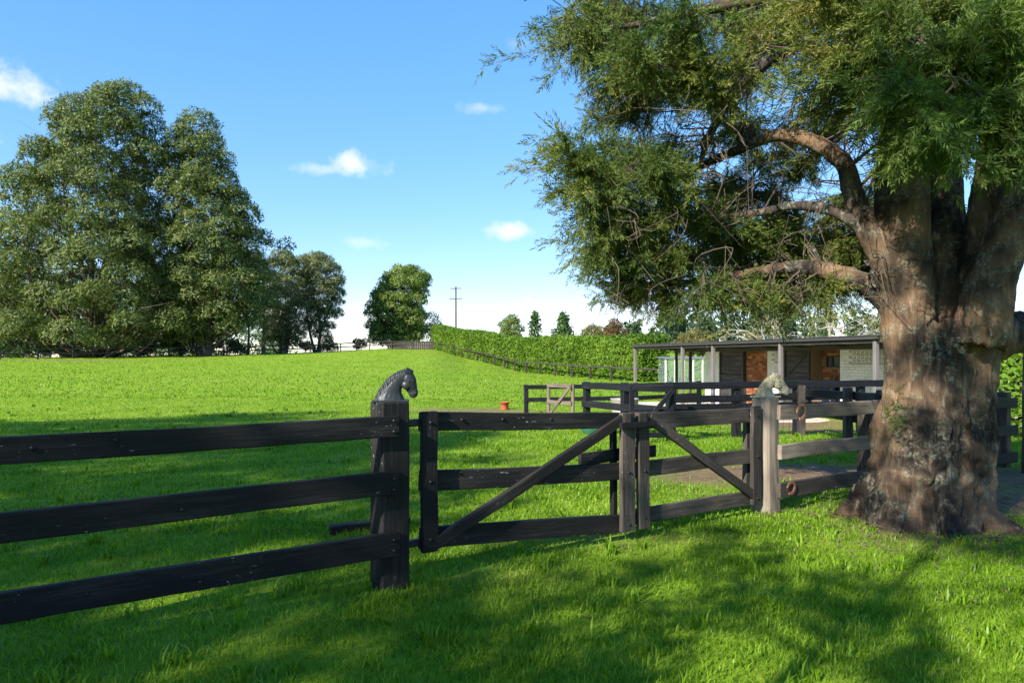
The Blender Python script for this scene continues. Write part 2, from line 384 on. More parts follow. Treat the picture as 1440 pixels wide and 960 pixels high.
def dirt_amount(x, y):
    a = np.zeros_like(x); n = noise2(x, y, 1.3, 11) * .35 + noise2(x, y, 4.0, 12) * .25
    for cx, cy, rx, ry, k in DIRT:
        d = np.sqrt(((x - cx) / rx)**2 + ((y - cy) / ry)**2) + n
        a = np.maximum(a, k * np.clip((1.15 - d) / .45, 0, 1))
    return a
gm, t, b = newmat('paddock_ground'); v = coords(t)
n1 = noise(t, v, .16, 4, .6); n2 = noise(t, v, 1.6, 5, .7); n3 = noise(t, v, 9, 5, .7)
g = ramp(t, n2, [(.3, (.10, .19, .009)), (.5, (.17, .27, .014)), (.7, (.23, .32, .03))])
g = mixc(t, maprange(t, n1, .4, .7, 0, .45), g, (.24, .28, .04))
g = mixc(t, maprange(t, n3, .35, .75, 0, .45), g, (.075, .16, .007))
at_ = N(t, 'ShaderNodeAttribute', attribute_name='dirt')
s1 = ramp(t, n3, [(.3, (.10, .06, .04)), (.55, (.20, .125, .085)), (.8, (.30, .20, .14))])
L(t, mixc(t, at_.outputs['Fac'], g, s1), b.inputs['Base Color']); b.inputs['Roughness'].default_value = .95; b.inputs['Specular IOR Level'].default_value = .1
bump(t, b, noise(t, v, 14, 6, .75), .8, .05)
ground = mesh_in('ground', GV, GF, gm, smooth=True); tag(ground, kind='structure')
da = ground.data.attributes.new('dirt', 'FLOAT', 'POINT'); da.data.foreach_set('value', dirt_amount(gxf, gyf).astype(np.float32))

# ------------------------------------------------------------------ grass
def grass(n, y0, y1, power, hmin, hmax, wid, seg, seed, umax=.86, xpad=1.0):
    r = np.random.default_rng(seed)
    q = r.random(n * 2); p = 2 - power
    y = ((y0**p) + q * (y1**p - y0**p))**(1 / p)
    x = (r.random(n * 2) * 2 - 1) * (umax * y + xpad)
    clump = noise2(x, y, 1.1, 21) * .5 + noise2(x, y, 3.7, 22) * .5
    keep = (r.random(n * 2) < np.clip(.62 + .55 * clump, .15, 1)) & (r.random(n * 2) > dirt_amount(x, y) * 1.15)
    for cx, cy, cr in ((3.98, 6.6, .62),): keep &= np.hypot(x - cx, y - cy) > cr
    x, y, clump = x[keep][:n], y[keep][:n], clump[keep][:n]; m = len(x)
    h = (hmin + (hmax - hmin) * r.random(m)**1.6) * (1 + .45 * clump); w = wid * (.6 + .8 * r.random(m))
    az = r.random(m) * 6.283; lean = h * (.25 + .75 * r.random(m)); d = np.stack([np.cos(az), np.sin(az), 0 * az], 1)
    sd = np.stack([-np.sin(az + r.normal(0, .5, m)), np.cos(az), 0 * az], 1)
    base = np.stack([x, y, hz(x, y) - .006], 1); up = np.array([0, 0, 1.0])
    if seg == 2:
        mid = base + up * (h * .6)[:, None] + d * (lean * .3)[:, None]; tip = base + up * h[:, None] * .95 + d * lean[:, None]
        V = np.stack([base - sd * w[:, None] / 2, base + sd * w[:, None] / 2, mid - sd * w[:, None] * .4, mid + sd * w[:, None] * .4, tip], 1)
        F = np.array([(0, 1, 3), (0, 3, 2), (2, 3, 4)])
    else:
        tip = base + up * h[:, None] + d * lean[:, None]
        V = np.stack([base - sd * w[:, None] / 2, base + sd * w[:, None] / 2, tip], 1); F = np.array([(0, 1, 2)])
    k = V.shape[1]
    return V.reshape(-1, 3), (F[None] + (np.arange(m) * k)[:, None, None]).reshape(-1, 3)
ga = Acc()
ga.add(*grass(108000, 2.7, 6.5, .6, .028, .068, .0062, 2, 1))
ga.add(*grass(85000, 6.0, 13, 1.2, .03, .07, .0105, 2, 2))
ga.add(*grass(110000, 12, 30, 1.3, .035, .09, .022, 1, 3))
ga.add(*grass(85000, 28, 95, 1.2, .05, .13, .06, 1, 4))
rt = np.random.default_rng(66); nt = 380; ty_ = 2.9 + 22 * rt.random(nt)**1.7; tx_ = (rt.random(nt) * 2 - 1) * (.85 * ty_ + .6)
kp = (dirt_amount(tx_, ty_) < .5) & (np.hypot(tx_ - 3.98, ty_ - 6.6) > .7); tx_, ty_ = tx_[kp], ty_[kp]; nb = 16
bx_ = np.repeat(tx_, nb) + rt.normal(0, .035, len(tx_) * nb); by_ = np.repeat(ty_, nb) + rt.normal(0, .035, len(ty_) * nb); bh_ = rt.uniform(.06, .125, len(bx_)); az_ = rt.random(len(bx_)) * 6.283
wd_ = .0035 + .0008 * by_; le_ = bh_ * rt.uniform(.3, .9, len(bx_)); b0_ = np.stack([bx_, by_, hz(bx_, by_) - .005], 1); dv = np.stack([np.cos(az_), np.sin(az_), 0 * az_], 1); sv = np.stack([-np.sin(az_), np.cos(az_), 0 * az_], 1); uz = np.array([0, 0, 1.0])
md = b0_ + uz * (bh_ * .6)[:, None] + dv * (le_ * .3)[:, None]; V = np.stack([b0_ - sv * wd_[:, None], b0_ + sv * wd_[:, None], md - sv * wd_[:, None] * .8, md + sv * wd_[:, None] * .8, b0_ + uz * (bh_ * .9)[:, None] + dv * le_[:, None]], 1)
ga.add(V.reshape(-1, 3), (np.array([(0, 1, 3), (0, 3, 2), (2, 3, 4)])[None] + (np.arange(len(bx_)) * 5)[:, None, None]).reshape(-1, 3))
tag(ga.build('grass', M['grass'], kind='stuff'), 'short bright green paddock grass covering the ground', 'grass')
# ------------------------------------------------------------------ foreground fence and gate
G1 = Vector((-.83, 4.63, 0)); GD = Vector((.832, .555, 0)).normalized(); GN = Vector((GD.y, -GD.x, 0))   # GN looks towards the viewer
GLEN = 4.07
def G(s, off, z): return G1 + GD * s + GN * off + Vector((0, 0, z))
BOLT = None
def bolt(p, parent, mat):
    """domed coach-bolt head on a face looking along GN"""
    global BOLT
    if BOLT is None:
        V = []; F = []
        for r_, h in ((.013, 0), (.013, .004), (.009, .009), (.003, .011)):
            for k in range(8): V.append((r_ * math.cos(k * .785), r_ * math.sin(k * .785), h))
        for i in range(3):
            for k in range(8): F.append((i * 8 + k, i * 8 + (k + 1) % 8, i * 8 + 8 + (k + 1) % 8, i * 8 + 8 + k))
        F.append((24, 26, 28, 30)); BOLT = raw_mesh('bolt', V, F, True); BOLT.materials.append(mat)
    o = ob('bolt', BOLT, None, parent); q = GN.to_track_quat('Z', 'Y').to_matrix().to_4x4()
    q.translation = Vector(p) - root_loc(parent); o.matrix_basis = q
    return o
M['iron'] = plain('dark_iron', (.03, .03, .032), .45, .6)
M['rustiron'] = plain('rusty_iron', (.16, .07, .045), .8, .2)

# left fence with its big corner post
fl = thing('timber_fence', G(0, 0, 0), 'black three rail timber fence ending at the speckled post with the dark horse head', 'fence')
gp = post('gate_post', G1.x, G1.y, -.25, 1.255, .205, M['blackspeck'], fl, (GN.x, GN.y), ch=.014, warp=.003)
for z0, z1, hh in ((1.101, 1.09, .136), (.7205, .709, .15), (.32, .318, .155)):
    beam('rail', G(-5.6, .13, z1), G(.005, .13, z0), .045, hh, M['black'], fl, .005, 24, .005)
    for dz in (-.035, .035): bolt(G(-.035, .154, z0 + dz), fl, M['iron'])
for s in (-2.85, -5.5):
    post('fence_post', G(s, 0, 0).x, G(s, 0, 0).y, -.2, 1.2, .15, M['black'], fl, (GN.x, GN.y))
for s, z in ((-1.98, 1.10), (-1.62, 1.115), (-1.3, .71), (-1.75, .33)): bolt(G(s, .154, z), fl, M['iron'])

# gate leaves
def gate_leaf(label, s0, s1, w0, w1, zt0, zt1, zb0, zb1, rails, brace, mats):
    g = thing('gate_leaf', G((s0 + s1) / 2, 0, 0), label, 'gate', 'pair of timber gate leaves')
    sa = beam('stile', G(s0 + w0 / 2, .045, zb0), G(s0 + w0 / 2, .045, zt0), .045, w0, mats[0], g, .005, 6, .003, up=GD)
    sb = beam('stile', G(s1 - w1 / 2, .045, zb1), G(s1 - w1 / 2, .045, zt1), .045, w1, mats[1], g, .005, 6, .003, up=GD)
    for (a, b_, hh) in rails:
        beam('rail', G(s0 + .01, -.001, a), G(s1 - .01, -.001, b_), .042, hh, mats[2], g, .005, 10, .004)
        for s, z, w in ((s0 + w0 / 2, a, w0), (s1 - w1 / 2, b_, w1)): bolt(G(s, .069, z), g, M['iron'])
    (bs0, bz0), (bs1, bz1) = brace
    beam('brace', G(bs0, .046, bz0), G(bs1, .046, bz1), .043, .085, mats[3], g, .005, 8, .004)
    return g
lg = gate_leaf('left gate leaf of black timber hung from the speckled post, brace rising away from it', .215, 2.215, .12, .15, 1.178, 1.085, .205, .085,
               [(1.102, 1.02, .132), (.692, .585, .143), (.292, .145, .15)], ((.32, .25), (2.08, 1.035)), (M['black'], M['faded'], M['blackspeck'], M['blackspeck']))  # closing stile takes the paler sunlit tone as its colour
rg = gate_leaf('faded, sunlit-toned right gate leaf hung from the pale weathered post, brace falling towards it', 2.262, 3.915, .125, .12, 1.08, 1.075, .085, .11,
               [(1.008, .982, .142), (.58, .583, .136), (.178, .172, .132)], ((2.39, 1.03), (3.84, .19)), (M['faded'], M['faded'], M['faded'], M['faded']))
for s, z in ((.9, 1.09), (1.35, 1.07), (.55, 1.105), (1.2, .655)): bolt(G(s, .022, z), lg, M['iron'])
beam('latch_board', G(1.70, -.048, .715), G(2.56, -.048, .722), .035, .105, M['black'], lg, .005, 6, .003)
beam('latch_bar', G(2.02, .094, .985), G(2.42, .094, .985), .04, .055, M['black'], lg, .005, 4, .002)
for s in (2.13, 2.31): beam('latch_keeper', G(s, .092, 1.01), G(s, .092, 1.075), .035, .03, M['black'], lg, .004, 2, .001, up=GD)
beam('drop_bolt', G(2.238, -.06, .05), G(2.238, -.06, 1.03), .05, .06, M['black'], lg, .005, 4, .003, up=GD)
beam('inner_stile', G(2.07, -.05, .14), G(2.07, -.05, .95), .05, .05, M['black'], lg, .005, 4, .003, up=GD)
beam('inner_stile', G(3.84, -.05, .16), G(3.84, -.05, .92), .05, .07, M['faded'], rg, .005, 4, .003, up=GD)
for z, par, sA, sB in ((1.10, lg, .10, .30), (.27, lg, .10, .30), (.98, rg, 3.78, 4.0), (.2, rg, 3.78, 4.0)):
    beam('hinge', G(sA, .0, z), G(sB, .0, z), .05, .05, M['iron'], par, .006, 3, .001)

# right fence with the pale post
P2 = G(GLEN, 0, 0)
fr = thing('timber_fence', P2, 'weathered three rail fence, near rails toned as sunlit, running from the pale gate post behind the cypress trunk', 'fence')
def rounded_post(name, c, z0, z1, w, mat, parent, taper=.0):
    V = []; F = []; n = 20; r = np.random.default_rng(5); zs = [z0, .0, .06, .3, .6, .9, z1 - .02, z1]
    for k, z in enumerate(zs):
        sc = (1.08 if z < .1 else 1.0) * (.9 if k == len(zs) - 1 else 1)
        for q in range(n):
            a = q / n * 2 * math.pi; ca, sa = math.cos(a), math.sin(a)
            rr = w / 2 / (abs(ca)**5 + abs(sa)**5)**(1 / 5) * sc + r.normal(0, .0018)
            d = GD * (ca * rr) + GN * (sa * rr); V.append((z, d.x, d.y))
    for k in range(len(zs) - 1):
        for q in range(n): F.append((k * n + q, k * n + (q + 1) % n, (k + 1) * n + (q + 1) % n, (k + 1) * n + q))
    me = bpy.data.meshes.new(name); me.from_pydata(V, [], F + [tuple((len(zs) - 1) * n + q for q in range(n))]); me.update()
    o = ob(name, me, mat, parent)
    X = Vector((0, 0, 1)); Y = Vector((1, 0, 0)); Z = Vector((0, 1, 0))
    Mx = Matrix((X, Y, Z)).transposed().to_4x4(); Mx.translation = Vector(c) - root_loc(parent); o.matrix_basis = Mx
    return o
rounded_post('gate_post', P2, -.2, 1.155, .215, M['weathered'], fr)
for za, zb, zc, hh in ((1.01, .982, .99, .148), (.607, .594, .60, .148), (.222, .21, .2, .155)):
    beam('rail', G(GLEN + .04, .125, za), G(GLEN + 1.95, .11, zb), .045, hh, M['weathered' if za > .5 else 'faded'], fr, .006, 8, .006)  # near rails: sunlight put into a paler colour than the rails beyond
    beam('rail', G(GLEN + 1.96, .10, zc), G(GLEN + 5.72, .10, zc - .1), .045, hh, M['black'], fr, .006, 12, .006)  # darker black stands in for the shadow on these rails
for s, hh in ((1.87, .98), (3.75, .96), (5.55, 1.05)):
    post('fence_post', G(GLEN + s, 0, 0).x, G(GLEN + s, 0, 0).y, -.3, hh, .15, M['faded'], fr, (GN.x, GN.y))
# horseshoes hung on the right fence
def horseshoe(loc, rot, mat, label, size=.075):
    a = np.linspace(math.radians(-235), math.radians(55), 22); pts = np.stack([size * np.cos(a), size * 1.15 * np.sin(a), 0 * a], 1)
    V = []; F = []
    for k, p in enumerate(pts):
        nrm = np.array([math.cos(a[k]), math.sin(a[k]), 0]); wd = .014 * (1 if 2 < k < 19 else .75)
        for (u, w) in ((-1, 0), (1, 0), (1, 1), (-1, 1)): V.append(p + nrm * wd * u + np.array([0, 0, .011 * w]))
    for k in range(len(pts) - 1):
        for q in range(4): F.append((k * 4 + q, k * 4 + (q + 1) % 4, (k + 1) * 4 + (q + 1) % 4, (k + 1) * 4 + q))
    F += [(3, 2, 1, 0), (84, 85, 86, 87)]
    me = raw_mesh('horseshoe', V, F); o = ob('horseshoe', me, mat)
    q = GN.to_track_quat('Z', 'Y').to_matrix().to_4x4() @ Matrix.Rotation(rot, 4, 'Z'); q.translation = Vector(loc); o.matrix_basis = q
    return tag(o, label, 'horseshoe', 'horseshoes on the fence')
M['terracotta'] = plain('rusted_orange_iron', (.42, .20, .12), .75, 0, 30, .3, .2)
horseshoe(G(GLEN + .37, .152, 1.0), 2.2, M['terracotta'], 'orange rusted horseshoe hung on the top rail beside the pale post', .066)
horseshoe(G(GLEN + .2, .152, .24), 2.0, M['rustiron'], 'brown horseshoe fixed to the bottom rail beside the pale post', .055)

# ------------------------------------------------------------------ horse head finials
M['bronze'] = plain('dark_cast_metal', (.026, .031, .035), .45, .25, 22, .5, .15)
def lichen_stone():
    m, t, b = newmat('lichened_stone'); v = coords(t)
    c = ramp(t, noise(t, v, 22, 6, .7), [(.3, (.15, .13, .085)), (.5, (.31, .275, .18)), (.7, (.48, .43, .28))])
    c = mixc(t, maprange(t, noise(t, v, 9, 3), .45, .65, 0, .7), c, (.42, .39, .34))
    L(t, c, b.inputs['Base Color']); b.inputs['Roughness'].default_value = .9; bump(t, b, noise(t, v, 40, 5, .7), .5, .005)
    return m
M['stone'] = lichen_stone()
def horse_head(base, scale, mat, label, nod, long):
    root = thing('horse_head_finial', base, label, 'horse statue')
    def P(u, v): return np.array([(u - 350) * .000502, (595 - v) * .000502])
    pivot = P(560, 270); cn, sn = math.cos(nod), math.sin(nod)
    def H(u, v):
        d = P(u, v) - pivot; d = d * np.array([1.0, 1.0]); q = np.array([cn * d[0] - sn * d[1], sn * d[0] + cn * d[1]])
        return pivot + q * (1 + long * np.clip((-d[1]) / .15, 0, 1))
    # local: x along fence, y across, z up
    def loft(secs, n=16):
        V = []; F = []
        for pb, pf, bb in secs:
            c = (pb + pf) / 2; a = (pf - pb) / 2
            for k in range(n):
                th = k / n * 2 * math.pi; q = c + a * math.cos(th); V.append((q[0], bb * .000502 * math.sin(th), q[1]))
        m_ = len(secs)
        for i in range(m_ - 1):
            for k in range(n): F.append((i * n + k, i * n + (k + 1) % n, (i + 1) * n + (k + 1) % n, (i + 1) * n + k))
        F.append(tuple(range(n))[::-1]); F.append(tuple((m_ - 1) * n + k for k in range(n)))
        return V, F
    parts = []
    neck = [((150, 592), (560, 592), 105), ((160, 560), (545, 555), 92), ((235, 430), (512, 490), 74), ((335, 305), (512, 430), 64), ((430, 230), (535, 380), 60), ((520, 195), (590, 320), 56), ((560, 190), (620, 260), 40)]
    parts.append(loft([(P(*a), P(*b_), w) for a, b_, w in neck]))
    head = [((525, 235), (600, 190), 44), ((500, 330), (665, 215), 66), ((508, 405), (706, 295), 72), ((560, 445), (716, 365), 57), ((592, 478), (722, 430), 44), ((608, 518), (734, 478), 47), ((640, 552), (728, 520), 40), ((668, 562), (705, 545), 18)]
    parts.append(loft([(H(*a), H(*b_), w) for a, b_, w in head]))
    def ball(c, y, rx, ry, rz):
        V = []; F = []; n, m_ = 10, 6
        for i in range(m_ + 1):
            ph = math.pi * i / m_
            for k in range(n):
                th = 2 * math.pi * k / n; V.append((c[0] + rx * math.sin(ph) * math.cos(th), y + ry * math.sin(ph) * math.sin(th), c[1] + rz * math.cos(ph)))
        for i in range(m_):
            for k in range(n): F.append((i * n + k, i * n + n + k, i * n + n + (k + 1) % n, i * n + (k + 1) % n))
        return V, F
    S = .000502
    for sg in (-1, 1):
        parts.append(ball(H(575, 385), sg * 40 * S, 62 * S, 36 * S, 60 * S))     # cheek
        parts.append(ball(H(600, 312), sg * 60 * S, 30 * S, 14 * S, 16 * S))     # brow
        parts.append(ball(H(690, 490), sg * 36 * S, 24 * S, 16 * S, 24 * S))     # nostril wing
        tip = H(585 + (12 if sg > 0 else 0), 128); b0 = H(548, 225); b1 = H(612, 208); mid = (b0 + b1) / 2; y = sg * 34 * S
        V = [(b0[0], y - 14 * S, b0[1]), (b1[0], y - 10 * S, b1[1]), (b1[0], y + 14 * S, b1[1]), (b0[0], y + 14 * S, b0[1])]
        mm = (mid * .45 + tip * .55); V += [(mm[0] - 20 * S, y - 12 * S + sg * 8 * S, mm[1]), (mm[0] + 20 * S, y - 8 * S + sg * 8 * S, mm[1]), (mm[0] + 18 * S, y + 12 * S + sg * 8 * S, mm[1]), (mm[0] - 18 * S, y + 12 * S + sg * 8 * S, mm[1]), (tip[0], y + sg * 10 * S, tip[1])]
        F = [(3, 2, 1, 0)] + [(k, (k + 1) % 4, 4 + (k + 1) % 4, 4 + k) for k in range(4)] + [(4 + k, 4 + (k + 1) % 4, 8) for k in range(4)]
        parts.append((V, F))
    V = []; F = []
    for v_, f_ in parts:
        o_ = len(V); V += list(v_); F += [tuple(i + o_ for i in f) for f in f_]
    me = remesh(np.array(V) * scale, F, .0042 * scale, 2); co = get_co(me); no = get_no(me)
    co += no * (vnoise(co * 70 / scale)[:, None] * .0009 + (np.abs(np.sin(co[:, 0] * 260 / scale + co[:, 2] * 150 / scale)) * (co[:, 0] < (-.02 + .6 * co[:, 2]) * 1.0) * .0006)[:, None])
    me.vertices.foreach_set('co', co.astype(np.float32).ravel()); me.update()
    R = Matrix((Vector((.985, .174, 0)), Vector((-.174, .985, 0)), Vector((0, 0, 1)))).transposed().to_4x4()
    def put(name, me_, mt): o = ob(name, me_, mt, root); o.matrix_basis = R; return o
    put('head', me, mat)
    # mane: overlapping locks down the crest
    acc = Acc(); mp = bez([np.append(P(*q), 0) for q in ((140, 585), (225, 428), (325, 300), (430, 222), (530, 180), (600, 165), (660, 195))], 6)[:, :2] * scale
    for k, p in enumerate(mp):
        tt = k / len(mp); nx_ = mp[min(k + 1, len(mp) - 1)] - mp[max(k - 1, 0)]; nx_ = nx_ / np.linalg.norm(nx_); inn = np.array([nx_[1], -nx_[0]])
        for sg in (-1, 1):
            a = np.array([p[0], sg * 4 * S * scale, p[1]]); e = p + inn * (62 + 16 * math.sin(k * 2.1)) * S * scale - nx_ * 40 * S * scale
            acc.tube([a, [(p[0] * .5 + e[0] * .5), sg * 38 * S * scale, p[1] * .5 + e[1] * .5], [e[0], sg * (66 if tt < .3 else 58) * S * scale, e[1]]], np.array([17, 15, 5]) * S * scale, 5)
    V = np.concatenate(acc.V); F = np.concatenate(acc.F); put('mane', raw_mesh('mane', V, F, True), mat)
    for sg in (-1, 1):
        V, F = ball(H(606, 330) * scale, sg * 70 * S * scale, 17 * S * scale, 8 * S * scale, 13 * S * scale); put('eye', raw_mesh('eye', V, F, True), M['iron'])
        V, F = ball(H(700, 492) * scale, sg * 51 * S * scale, 12 * S * scale, 6 * S * scale, 9 * S * scale); put('nostril', raw_mesh('nostril', V, F, True), M['iron'])
    bm_ = beam_mesh('base_plate', .245 * scale, .125 * scale, .014 * scale, .003, 2, .001, 3)
    o = ob('base_plate', bm_, mat, root); T = R.copy(); T.translation = R @ Vector((-.115 * scale, 0, .002)); o.matrix_basis = T
    return root
horse_head(G(.0, 0, 1.257), 1.0, M['bronze'], 'dark cast horse head statue on the black speckled gate post', 0, 0)
horse_head(G(GLEN - .01, 0, 1.158), 1.06, M['stone'], 'yellowed stone horse head statue on the pale weathered gate post', .36, .30)

# ------------------------------------------------------------------ yard fences beyond the gate
def fence_run(name, label, pts, hgt, rails, rw, rh, pw, mat, mats_post=None, spacing=2.7, group=None, lastpost=True, rail_off=.06):
    """posts and one rail per bay along a polyline; rails: heights above ground"""
    f = thing(name, (pts[0][0], pts[0][1], gz(*pts[0])), label, 'fence', group)
    base = root_loc(f)
    pm = beam_mesh('post', hgt + .35, pw, pw, .008, 3, .003, random.randrange(9999)); pm.materials.append(mats_post or mat)
    allp = []
    for k in range(len(pts) - 1):
        a, b_ = Vector(pts[k]), Vector(pts[k + 1]); n = max(1, round((b_ - a).length / spacing))
        for j in range(n + (1 if k == len(pts) - 2 else 0)): allp.append(a.lerp(b_, j / n))
    P3 = [Vector((p.x, p.y, gz(p.x, p.y))) for p in allp]
    for k, p in enumerate(P3):
        d = (P3[min(k + 1, len(P3) - 1)] - P3[max(k - 1, 0)]); d.z = 0; d.normalize()
        o = ob('post', pm, None, f); X = Vector((random.uniform(-.012, .012), random.uniform(-.012, .012), 1)).normalized(); Y = d; Z = X.cross(Y).normalized(); Y = Z.cross(X)
        Mx = Matrix((X, Y, Z)).transposed().to_4x4(); Mx.translation = p - base - Vector((0, 0, .35)); o.matrix_basis = Mx
    for k in range(len(P3) - 1):
        a, b_ = P3[k], P3[k + 1]; d = b_ - a; d.z = 0; d.normalize(); n_ = Vector((d.y, -d.x, 0)) * (pw / 2 + rw / 2 + .002)
        if n_.y > 0: n_ = -n_
        for h in rails:
            j = random.uniform(-.01, .01)
            beam('rail', a + n_ - d * .03 + Vector((0, 0, h + j)), b_ + n_ + d * .03 + Vector((0, 0, h + j * .5)), rw, rh, mat, f, .004, 4, .004)
    return f
Y1 = (.47, 22.4); Y2 = (1.15, 19.6); Y3 = (3.3, 14.2); Y4 = (6.35, 15.2); Y5 = (5.9, 10.9); Y6 = (9.6, 16.0)
fence_run('yard_fence', 'thin two rail fence along the far side of the yard before the hedge', [Y1, (4.2, 23.2), (6.9, 25.2)], 1.02, [.52, .93], .04, .14, .13, M['yard'], spacing=2.6)
fence_run('yard_fence', 'dark two rail side fence of the yard running back to the braced yard gate', [(1.9, 17.4), (2.55, 15.4), Y3], 1.17, [.62, 1.07], .045, .16, .15, M['yard'], spacing=1.9)
fence_run('yard_fence', 'dark blue black three rail fence with wire mesh before the stable', [Y3, Y4, Y6], 1.2, [.66, .85, 1.13], .045, .15, .15, M['yard'], spacing=1.65)
fence_run('yard_fence', 'dark two rail fence joining the mesh fence to the weathered fence behind the cypress', [(6.35, 15.0), (6.2, 12.6), Y5, (6.5, 9.6)], 1.1, [.55, .95], .045, .16, .14, M['yard'], M['faded'], spacing=2.2)
# wire mesh on the stable-side yard fence
wm = thing('wire_mesh', (Y3[0], Y3[1], gz(*Y3)), 'fine dark wire mesh fixed below the rails of the stable yard fence', 'wire mesh')
for (a, b_) in ((Y3, Y4),):
    a, b_ = Vector(a), Vector(b_); ln = (b_ - a).length; d = (b_ - a).normalized(); nn = Vector((d.y, -d.x)) * .135
    wv = Acc(); wh = Acc()
    for k in range(int(ln / .16)):
        p = a + d * (k * .16) + nn; z = gz(p.x, p.y); wv.tube([(p.x, p.y, z + .02), (p.x, p.y, z + 1.1)], .0035, 3)
    for h in np.arange(.05, 1.1, .15):
        wh.tube([(a.x + d.x * s + nn.x, a.y + d.y * s + nn.y, gz(a.x + d.x * s, a.y + d.y * s) + h) for s in np.linspace(0, ln, 12)], .0035, 3)
    wv.build('upright_wires', M['iron'], wm, kind='stuff'); wh.build('line_wires', M['iron'], wm, kind='stuff')
# the yard's own braced gates
def yard_gate(label, a, b_, z0, z1, mat, m2, rev=False):
    a, b_ = Vector((*a, 0)), Vector((*b_, 0)); g = thing('yard_gate', (a.x, a.y, gz(a.x, a.y)), label, 'gate')
    za, zb = gz(a.x, a.y), gz(b_.x, b_.y); n = (b_ - a).normalized(); n = Vector((n.y, -n.x, 0)) * .05
    for p, z in ((a, za), (b_, zb)): beam('stile', p + Vector((0, 0, z + z0)), p + Vector((0, 0, z + z1)), .05, .1, m2, g, .005, 4, .003, up=(b_ - a).normalized())
    for h in (z0 + .06, (z0 + z1) / 2, z1 - .06): beam('rail', a + n + Vector((0, 0, za + h)), b_ + n + Vector((0, 0, zb + h)), .04, .1, mat, g, .004, 4, .003)
    p, q = (a, b_) if not rev else (b_, a)
    beam('brace', p + n * 2 + Vector((0, 0, za + z0 + .05)), q + n * 2 + Vector((0, 0, zb + z1 - .08)), .04, .09, mat, g, .004, 4, .003)
    return g
yard_gate('brown braced yard gate standing open at the end of the yard side fence', (1.02, 19.0), (1.62, 18.2), .06, 1.1, M['brownwood'], M['brownwood'])
yard_gate('black braced yard gate between the side fence and the mesh fence', (2.35, 13.4), (3.18, 13.6), .1, 1.14, M['yard'], M['yard'])

# bucket, tub, bin
def lathe(prof, n=24):
    V = []; F = []
    for r_, z in prof:
        for k in range(n): V.append((r_ * math.cos(2 * math.pi * k / n), r_ * math.sin(2 * math.pi * k / n), z))
    for i in range(len(prof) - 1):
        for k in range(n): F.append((i * n + k, i * n + (k + 1) % n, (i + 1) * n + (k + 1) % n, (i + 1) * n + k))
    return V, F
M['redplastic'] = plain('faded_red_plastic', (.50, .10, .05), .6, 0, 8, .25)
M['greenplastic'] = plain('green_plastic', (.03, .13, .085), .45, 0, 8, .3)
M['greyweave'] = plain('grey_galvanised', (.30, .28, .27), .6, .3, 30, .35, .2)
bx, by = -.27, 25.3
bk = thing('bucket', (bx, by, gz(bx, by)), 'red plastic bucket standing alone on the paddock grass', 'bucket')
V, F = lathe([(.0, .0), (.12, 0), (.125, .02), (.16, .26), (.17, .26), (.17, .275), (.154, .275), (.118, .03), (0, .03)]); ob('body', raw_mesh('body', V, F, True), M['redplastic'], bk)
ha = np.linspace(0, math.pi, 12); V, F = tube_arrays(np.stack([.165 * np.cos(ha), -.158 * np.sin(ha), .262 - .05 * np.sin(ha)], 1), .005, 5); ob('handle', raw_mesh('handle', V, F, True), M['iron'], bk)
tx, ty = 1.9, 15.6
tb = thing('feed_tub', (tx, ty, gz(tx, ty)), 'low green plastic feed tub inside the yard side fence', 'tub')
def oval_tub(mat, w, d, h, parent, name='body'):
    V, F = lathe([(0, 0), (.46, 0), (.47, .02), (.5, .93), (.53, .95), (.53, 1.0), (.48, 1.0), (.44, .1), (0, .1)], 28)
    V = np.array(V); a = np.arctan2(V[:, 1], V[:, 0]); q = 1 / (np.abs(np.cos(a))**4 + np.abs(np.sin(a))**4)**.25
    V[:, 0] *= q * w; V[:, 1] *= q * d; V[:, 2] *= h; return ob(name, raw_mesh(name, V, F, True), mat, parent)
oval_tub(M['greenplastic'], .62, .42, .30, tb)
V, F = tube_arrays([(-.33, -.2, .27), (-.38, 0, .3), (-.33, .2, .27)], .014, 6); ob('handle', raw_mesh('handle', V, F, True), M['greenplastic'], tb)
V, F = tube_arrays([(.33, -.2, .27), (.38, 0, .3), (.33, .2, .27)], .014, 6); ob('handle', raw_mesh('handle', V, F, True), M['greenplastic'], tb)
bx, by = 3.4, 20.6
bn = thing('water_trough', (bx, by, gz(bx, by)), 'round grey galvanised trough standing in the yard', 'trough')
V, F = lathe([(0, 0), (.36, 0), (.37, .04), (.36, .06), (.39, .30), (.38, .33), (.41, .58), (.43, .60), (.43, .63), (.4, .63), (.36, .08), (0, .08)], 32); ob('body', raw_mesh('body', V, F, True), M['greyweave'], bn)
V, F = tube_arrays([(-.25, -.42, .45), (-.1, -.44, .35), (.1, -.44, .32), (.28, -.40, .42)], .014, 6); ob('handle', raw_mesh('handle', V, F, True), M['iron'], bn)
lo = beam('timber_offcut', (-1.6, 6.0, .03), (-.95, 6.3, .05), .1, .09, M['black'], None, .008, 4, .004)
tag(lo, 'short black timber offcut lying in the grass behind the speckled post', 'timber')

